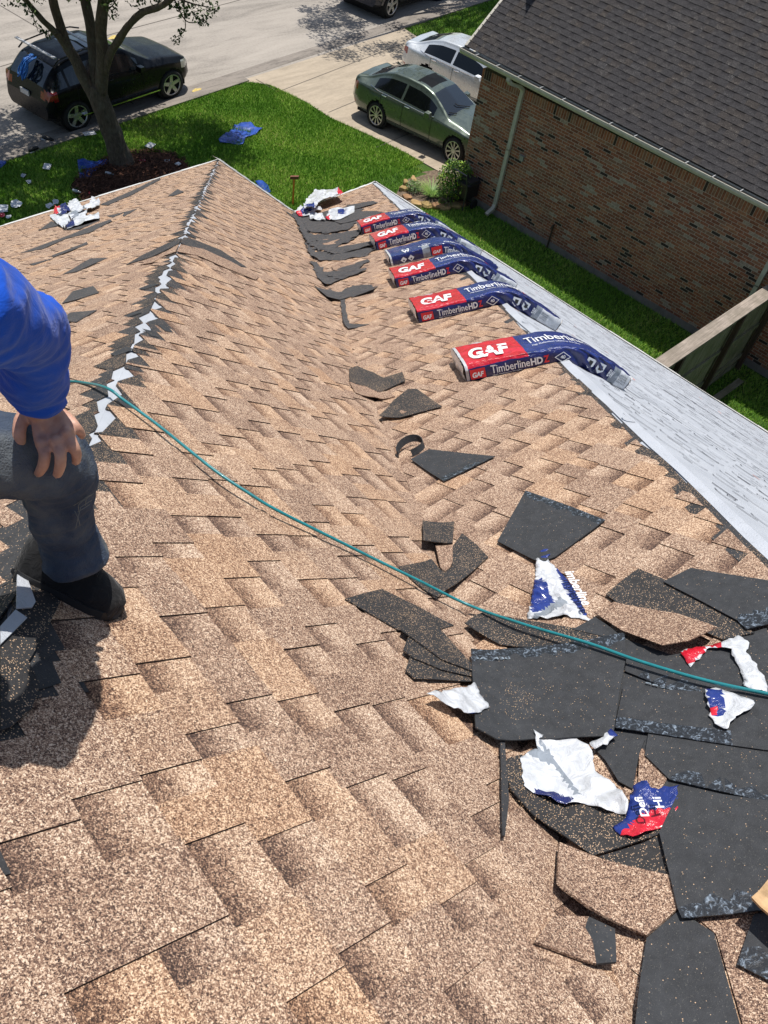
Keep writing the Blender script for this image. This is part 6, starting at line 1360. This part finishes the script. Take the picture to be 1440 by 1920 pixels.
def shoe(toe, heel, nrm, ank_, name='shoe'):
    d = unit(toe-heel); s_ = np.cross(nrm, d); Ls = np.linalg.norm(toe-heel); mb = MB(); NS = 26; NR = 20
    for i in range(NS+1):
        t = i/NS; wd = np.interp(t, [0, .06, .2, .45, .72, .9, 1], [.020, .037, .042, .041, .052, .044, .012]); hh = np.interp(t, [0, .08, .3, .42, .6, .8, .93, 1], [.055, .098, .108, .088, .066, .050, .036, .014]); 
        for j in range(NR):
            a = 2*math.pi*j/NR; cx = math.cos(a); sz = math.sin(a); k = 1+.03*math.sin(t*60)*(sz > .3)*(t > .42)*(t < .75); y = wd*cx*(1-.25*max(0, sz)**1.5); z = (hh*max(0, sz)**.8*k if sz > 0 else 0)+.022*(1 if sz > -.2 else .0)
            mb.v.append(tuple(heel+d*Ls*t+s_*y+nrm*(z+.004)))
    for i in range(NS):
        for j in range(NR): a, b = i*NR+j, i*NR+(j+1) % NR; mb.f.append((a, b, b+NR, a+NR)); mb.m.append(0)
    mb.f.append(tuple(range(NR))[::-1]); mb.f.append(tuple(NS*NR+j for j in range(NR))); mb.m += [0, 0]
    o = mb.build(name, M_SHOE, person, True)
    so2 = MB(); k = 24; ring = []
    for i in range(k):
        a = 2*math.pi*i/k; t = .5-.515*math.cos(a); wd = np.interp(t, [-.02, .06, .2, .45, .72, .9, 1.02], [.0, .041, .046, .045, .056, .048, .0]); y = wd*(1 if math.sin(a) > 0 else -1)*min(1, abs(math.sin(a))*3); ring.append(heel+d*Ls*t+s_*y)
    so2.add([r+nrm*.002 for r in ring]+[r+nrm*.026 for r in ring], [tuple(range(k))[::-1], tuple(range(k, 2*k))]+[(i, (i+1) % k, k+(i+1) % k, k+i) for i in range(k)]); so2.build('sole', M_SOLE, o, False)
    lc = MB()
    for t in (.48, .54, .60, .66): c = heel+d*Ls*t+nrm*(np.interp(t, [.42, .6, .8], [.088, .066, .050])+.030); lc.tube([c-s_*.024-nrm*.008, c+nrm*.003, c+s_*.024-nrm*.008], .0028, 5)
    lc.build('laces', M_SHOE, o); return o
tn = PB.hit((222, 1157)); hh_ = PB.hit((58, 1082)); dd = unit(tn-hh_); shoe(tn, tn-dd*.235, PB.n, ank)
t2 = np.array([anr[0], anr[1], roofz(anr[0], anr[1])]); f2 = unit(FW-PA.n*(FW@PA.n)); shoe(t2+f2*.19, t2-f2*.075, PA.n, anr)
0 and print('PERSON', 'sho', sho, 'elb', elb, 'hip', hipl, 'head', head, proj(head), 'roof', roofz(*ank[:2]), ank)
rebase(person, (float(ank[0]), float(ank[1]), roofz(ank[0], ank[1])))
# ------------------------------------------------------------------ things on the lawn, kerb and walls
def tarp(px, label, seed, col=None, hgt=.10, name='tarp', cat='tarp', group=None, step=.09, z0=.02):
    m = col or simple('blue_tarpaulin', (.012, .060, .34), .45, 0, .4, .3, 6, .5, .1, 14); c = PG.hit((sum(p[0] for p in px)/len(px), sum(p[1] for p in px)/len(px)))
    o, _ = sheet(name, PG, px, z0+.03, [m], None, thick=0, step=step, relief=hgt*.45, rfreq=3.0 if step > .045 else 12, jag=.006, seed=seed, minh=z0, smooth=step > .045)
    s_ = o.modifiers.new('thickness', 'SOLIDIFY'); s_.thickness = .003; tag(o, label, cat, group); rebase_mesh(o, tuple(map(float, c))); return o
tarp([(410, 262), (418, 252), (432, 246), (440, 232), (468, 229), (480, 238), (492, 240), (478, 252), (460, 258), (456, 270), (430, 268), (412, 268)], 'folded blue tarp lying alone in the middle of the front lawn', 3, step=.05, hgt=.12)
tarp([(145, 300), (165, 302), (190, 300), (205, 296), (206, 304), (190, 312), (175, 322), (165, 335), (150, 335), (147, 318)], 'dark blue tarp bunched against the left side of the oak trunk', 4, hgt=.18, step=.05)
tarp([(478, 338), (492, 338), (502, 346), (508, 358), (500, 364), (488, 352)], 'blue tarp corner showing just beyond the valley eave', 5)
tarp([(-40, 298), (0, 298), (10, 301), (12, 306), (0, 314), (-30, 322)], 'blue tarp at the kerb cut off by the left edge', 6)
tarp([(-40, 432), (0, 430), (28, 428), (25, 436), (0, 446), (-40, 462)], 'dark red sheet on the lawn beside the left eave', 8, simple('dark_red_sheet', (.28, .02, .03), .5, 0, .4, .3, 8), .05)
M_FOAM = simple('white_foam', (.70, .71, .72), .5, 0, .4, .08, 12)
def clam(px, rot, label, sx=.13, sy=.085, h=.05):
    c = PG.hit(px); b = bmesh.new(); bmesh.ops.create_cube(b, size=1)
    for v in b.verts: k = 1 if v.co.z < 0 else .82; v.co = Vector((v.co.x*2*sx*k, v.co.y*2*sy*k, (v.co.z+.5)*h))
    bmesh.ops.bevel(b, geom=b.edges, offset=.012, segments=2, affect='EDGES'); me = bpy.data.meshes.new('foam_box'); b.to_mesh(me); b.free(); me.materials.append(M_FOAM)
    o = bpy.data.objects.new('foam_box', me); COL.objects.link(o); o.location = (c[0], c[1], GZ+.045); o.rotation_euler = (.1, .05, rot); tag(o, label, 'food box', 'white foam boxes on the lawn')
    l = MB(); l.box((-sx*1.02, -sy*1.02, h*.42), (sx*1.02, sy*1.02, h*.50)); q = l.build('rim', M_FOAM, o); return o
clam((282, 277), .5, 'white foam box alone on the lawn right of the oak trunk'); clam((89, 317), .9, 'white foam box on the lawn left of the blue tarp by the oak', .13, .08)
clam((334, 312), .2, 'small white foam cup box at the right end of the mulch bed', .07, .05); clam((168, 254), -.1, 'flat pale foam box on the kerb edge beside the rear wheel of the black SUV', .15, .08, .03)
cl_ = simple('clear_plastic', (.42, .45, .47), .15, 0, .6, .3, 30)
def bottle(px, rot, label, l=.20):
    c = PG.hit(px); o_ = MB(); o_.tube([(0, 0, 0), (l*.05, 0, 0), (l*.62, 0, 0), (l*.8, 0, 0), (l*.95, 0, 0)], [.024, .032, .032, .013, .012], 12); o = o_.build('plastic_bottle', cl_, None, True); o.location = (c[0], c[1], GZ+.13); o.rotation_euler = (0, 0, rot)
    k = MB(); k.tube([(l*.95, 0, 0), (l*1.02, 0, 0)], .014, 10); k.build('cap', M_FOAM, o); k = MB(); k.tube([(l*.25, 0, 0), (l*.5, 0, 0)], .033, 12); k.build('label_band', simple('bottle_label', (.5, .5, .52), .5), o); tag(o, label, 'bottle', 'plastic bottles dropped in the mulch bed'); return o
bottle((199, 333), -1.0, 'plastic bottle lying in the mulch just below the trunk'); bottle((138, 366), -1.1, 'plastic bottle at the lawn side edge of the mulch bed'); bottle((232, 300), .2, 'plastic bottle tucked against the foot of the oak trunk')
for i, (px, s, mt, lb) in enumerate([((30, 382), 12, 0, 'crumpled greyish wrapper on the lawn left of the white heap'), ((5, 390), 14, 0, 'crumpled clear and white wrapper at the far left of the lawn'), ((92, 385), 8, 0, 'pale wrapper on the grass touching the white heap'), ((104, 378), 8, 0, 'second pale wrapper on the grass above the white heap'), ((17, 406), 6, 0, 'small pale wrapper near the left eave'), ((54, 340), 5, 3, 'tiny pale scrap on the lawn below the foam box'), ((43, 328), 6, 3, 'faint grey scrap on the lawn between the foam box and the kerb'), ((3, 402), 8, 2, 'red crumpled packet at the far left of the lawn'), ((268, 299), 9, 2, 'flat red packet on the mulch right of the trunk'), ((313, 301), 6, 0, 'small pale scrap on the mulch near the foam cup box'), ((168, 361), 3, 2, 'tiny red and white scrap on the mulch'), ((95, 424), 10, 3, 'grey scrap by the left eave under the heap'), ((28, 419), 9, 3, 'dull grey scrap beside the dark red sheet')]):
    r = random.Random(i); P_ = [(px[0]+s*math.cos(t)*r.uniform(.6, 1.1), px[1]+s*.8*math.sin(t)*r.uniform(.6, 1.1)) for t in np.linspace(0, 5.8, 8)]
    tarp(P_, lb, i+20, [F_WHITE, F_BLUE, F_RED, F_GREYF][mt], .05, 'plastic_litter', 'litter', 'litter scattered on the lawn', .03, .05)
def shoe_lost(px, rot, label):
    c = PG.hit(px); m = MB(); rough_tube(m, [(-.13, 0, .05), (-.06, 0, .06), (.05, 0, .045), (.14, 0, .035)], [.03, .055, .045, .025], 12, .08, rot); o = m.build('lost_shoe', M_BLK, None, True); o.location = (c[0], c[1], GZ+.03); o.rotation_euler = (0, 0, rot)
    k = MB(); k.box((-.15, -.045, -.0), (.15, .045, .02)); k.build('sole', M_FOAM, o); tag(o, label, 'shoe', 'dark shoes by the kerb')
shoe_lost((90, 265), -.9, 'dark shoe with pale sole in the gutter behind the black SUV'); shoe_lost((64, 285), .3, 'black shoe on the kerb edge by the left side of the lawn')
# orange handled tool standing in the lawn
a = PG.hit((549, 384)); b = PG.hit((545, 372)); tl = empty('digging_tool', tuple(a)); tag(tl, 'orange handled hatchet lying upright against the lawn beyond the valley', 'tool')
tv = np.array([0, 0, 1.]); lean = unit(np.array([CR[0]*-.03+.25*CF[0], CR[1]*-.03+.25*CF[1], .55]))
m = MB(); m.tube([(0, 0, 0), tuple(lean*.33), tuple(lean*.62)], [.024, .02, .024], 8); m.build('handle', simple('orange_handle', (.75, .20, .02), .5), tl)
p = lean*.62; m = MB(); m.box((-.03, -.09, -.03), (.03, .11, .04), lambda v: tuple(p+CR*v[1]+np.array([0, 0, 1])*v[2]+hn*v[0])); m.build('head', simple('rusty_steel', (.20, .07, .04), .7), tl)
# yellow paint marks on the street
for px, r_, lb in [((215, 72), .28, 0), ((368, 170), .16, 0)]:
    c = gp(px); flat('yellow_paint_mark', blob(c[0], c[1], r_, r_*.6, .3, 18, 4, .5), GZ+.008, M_YEL)
# black hose reel cart against the neighbour's wall
c = (nx(.15)-.33, .12); hr = empty('hose_reel_cart', (c[0], c[1], GZ)); tag(hr, 'black hose reel cart standing against the brick wall beside the leafy shrub', 'hose reel'); mk = M_BLK
m = MB(); m.box((-.22, -.20, .30), (.22, .20, .62)); m.build('reel_box', simple('black_moulded_plastic', (.018, .018, .020), .35), hr)
m = MB(); m.box((-.24, -.22, .62), (.24, .22, .66)); m.box((-.15, -.2, .66), (.2, .2, .72)); m.build('lid', simple('black_lid', (.03, .03, .033), .4), hr)
for s in (-1, 1): m = MB(); m.tube([(-.28, s*.20, .05), (-.26, s*.20, .62), (-.38, s*.20, .98)], .016, 8); m.build('frame_tube', simple('dark_metal_tube', (.10, .10, .11), .3, .6), hr)
m = MB(); m.tube([(-.38, -.21, .98), (-.38, .21, .98)], .016, 8); m.build('handle', simple('dark_metal_tube', (.10, .10, .11), .3, .6), hr)
for s in (-1, 1): m = MB(); m.tube([(.10, s*.22, .12), (.10, s*.26, .12)], .12, 20); m.build('wheel', M_TYRE, hr)
m = MB(); m.tube([(-.05+.13*math.cos(t), -.17+.017*t, .46+.13*math.sin(t)) for t in np.linspace(0, 20, 90)], .012, 6); m.build('coiled_hose', M_BLK, hr)
# blue rope bundle on the black SUV hatch
rp = MB(); R = random.Random(3)
for k in range(16):
    x0, y0 = -.55+R.uniform(-.05, .05), -.05+R.uniform(-.13, .13); pts = [(x0+.22, y0, 1.66), (x0+.02, y0+R.uniform(-.04, .04), 1.60), (x0-.08, y0+R.uniform(-.06, .06), 1.46), (x0-.13, y0+R.uniform(-.06, .06), 1.34), (x0-.17, y0+R.uniform(-.05, .05), R.uniform(1.18, 1.30))]; rp.tube(smooth_pts(pts, 3), .018, 5)
o = rp.build('rope_bunch', simple('blue_poly_rope', (.03, .16, .50), .5, 0, .4, .4, 40), None, True); o.matrix_world = Matrix.LocRotScale(bk.location, bk.rotation_euler, bk.scale); tag(o, 'bunch of blue rope hanging over the rear hatch of the black SUV', 'rope')
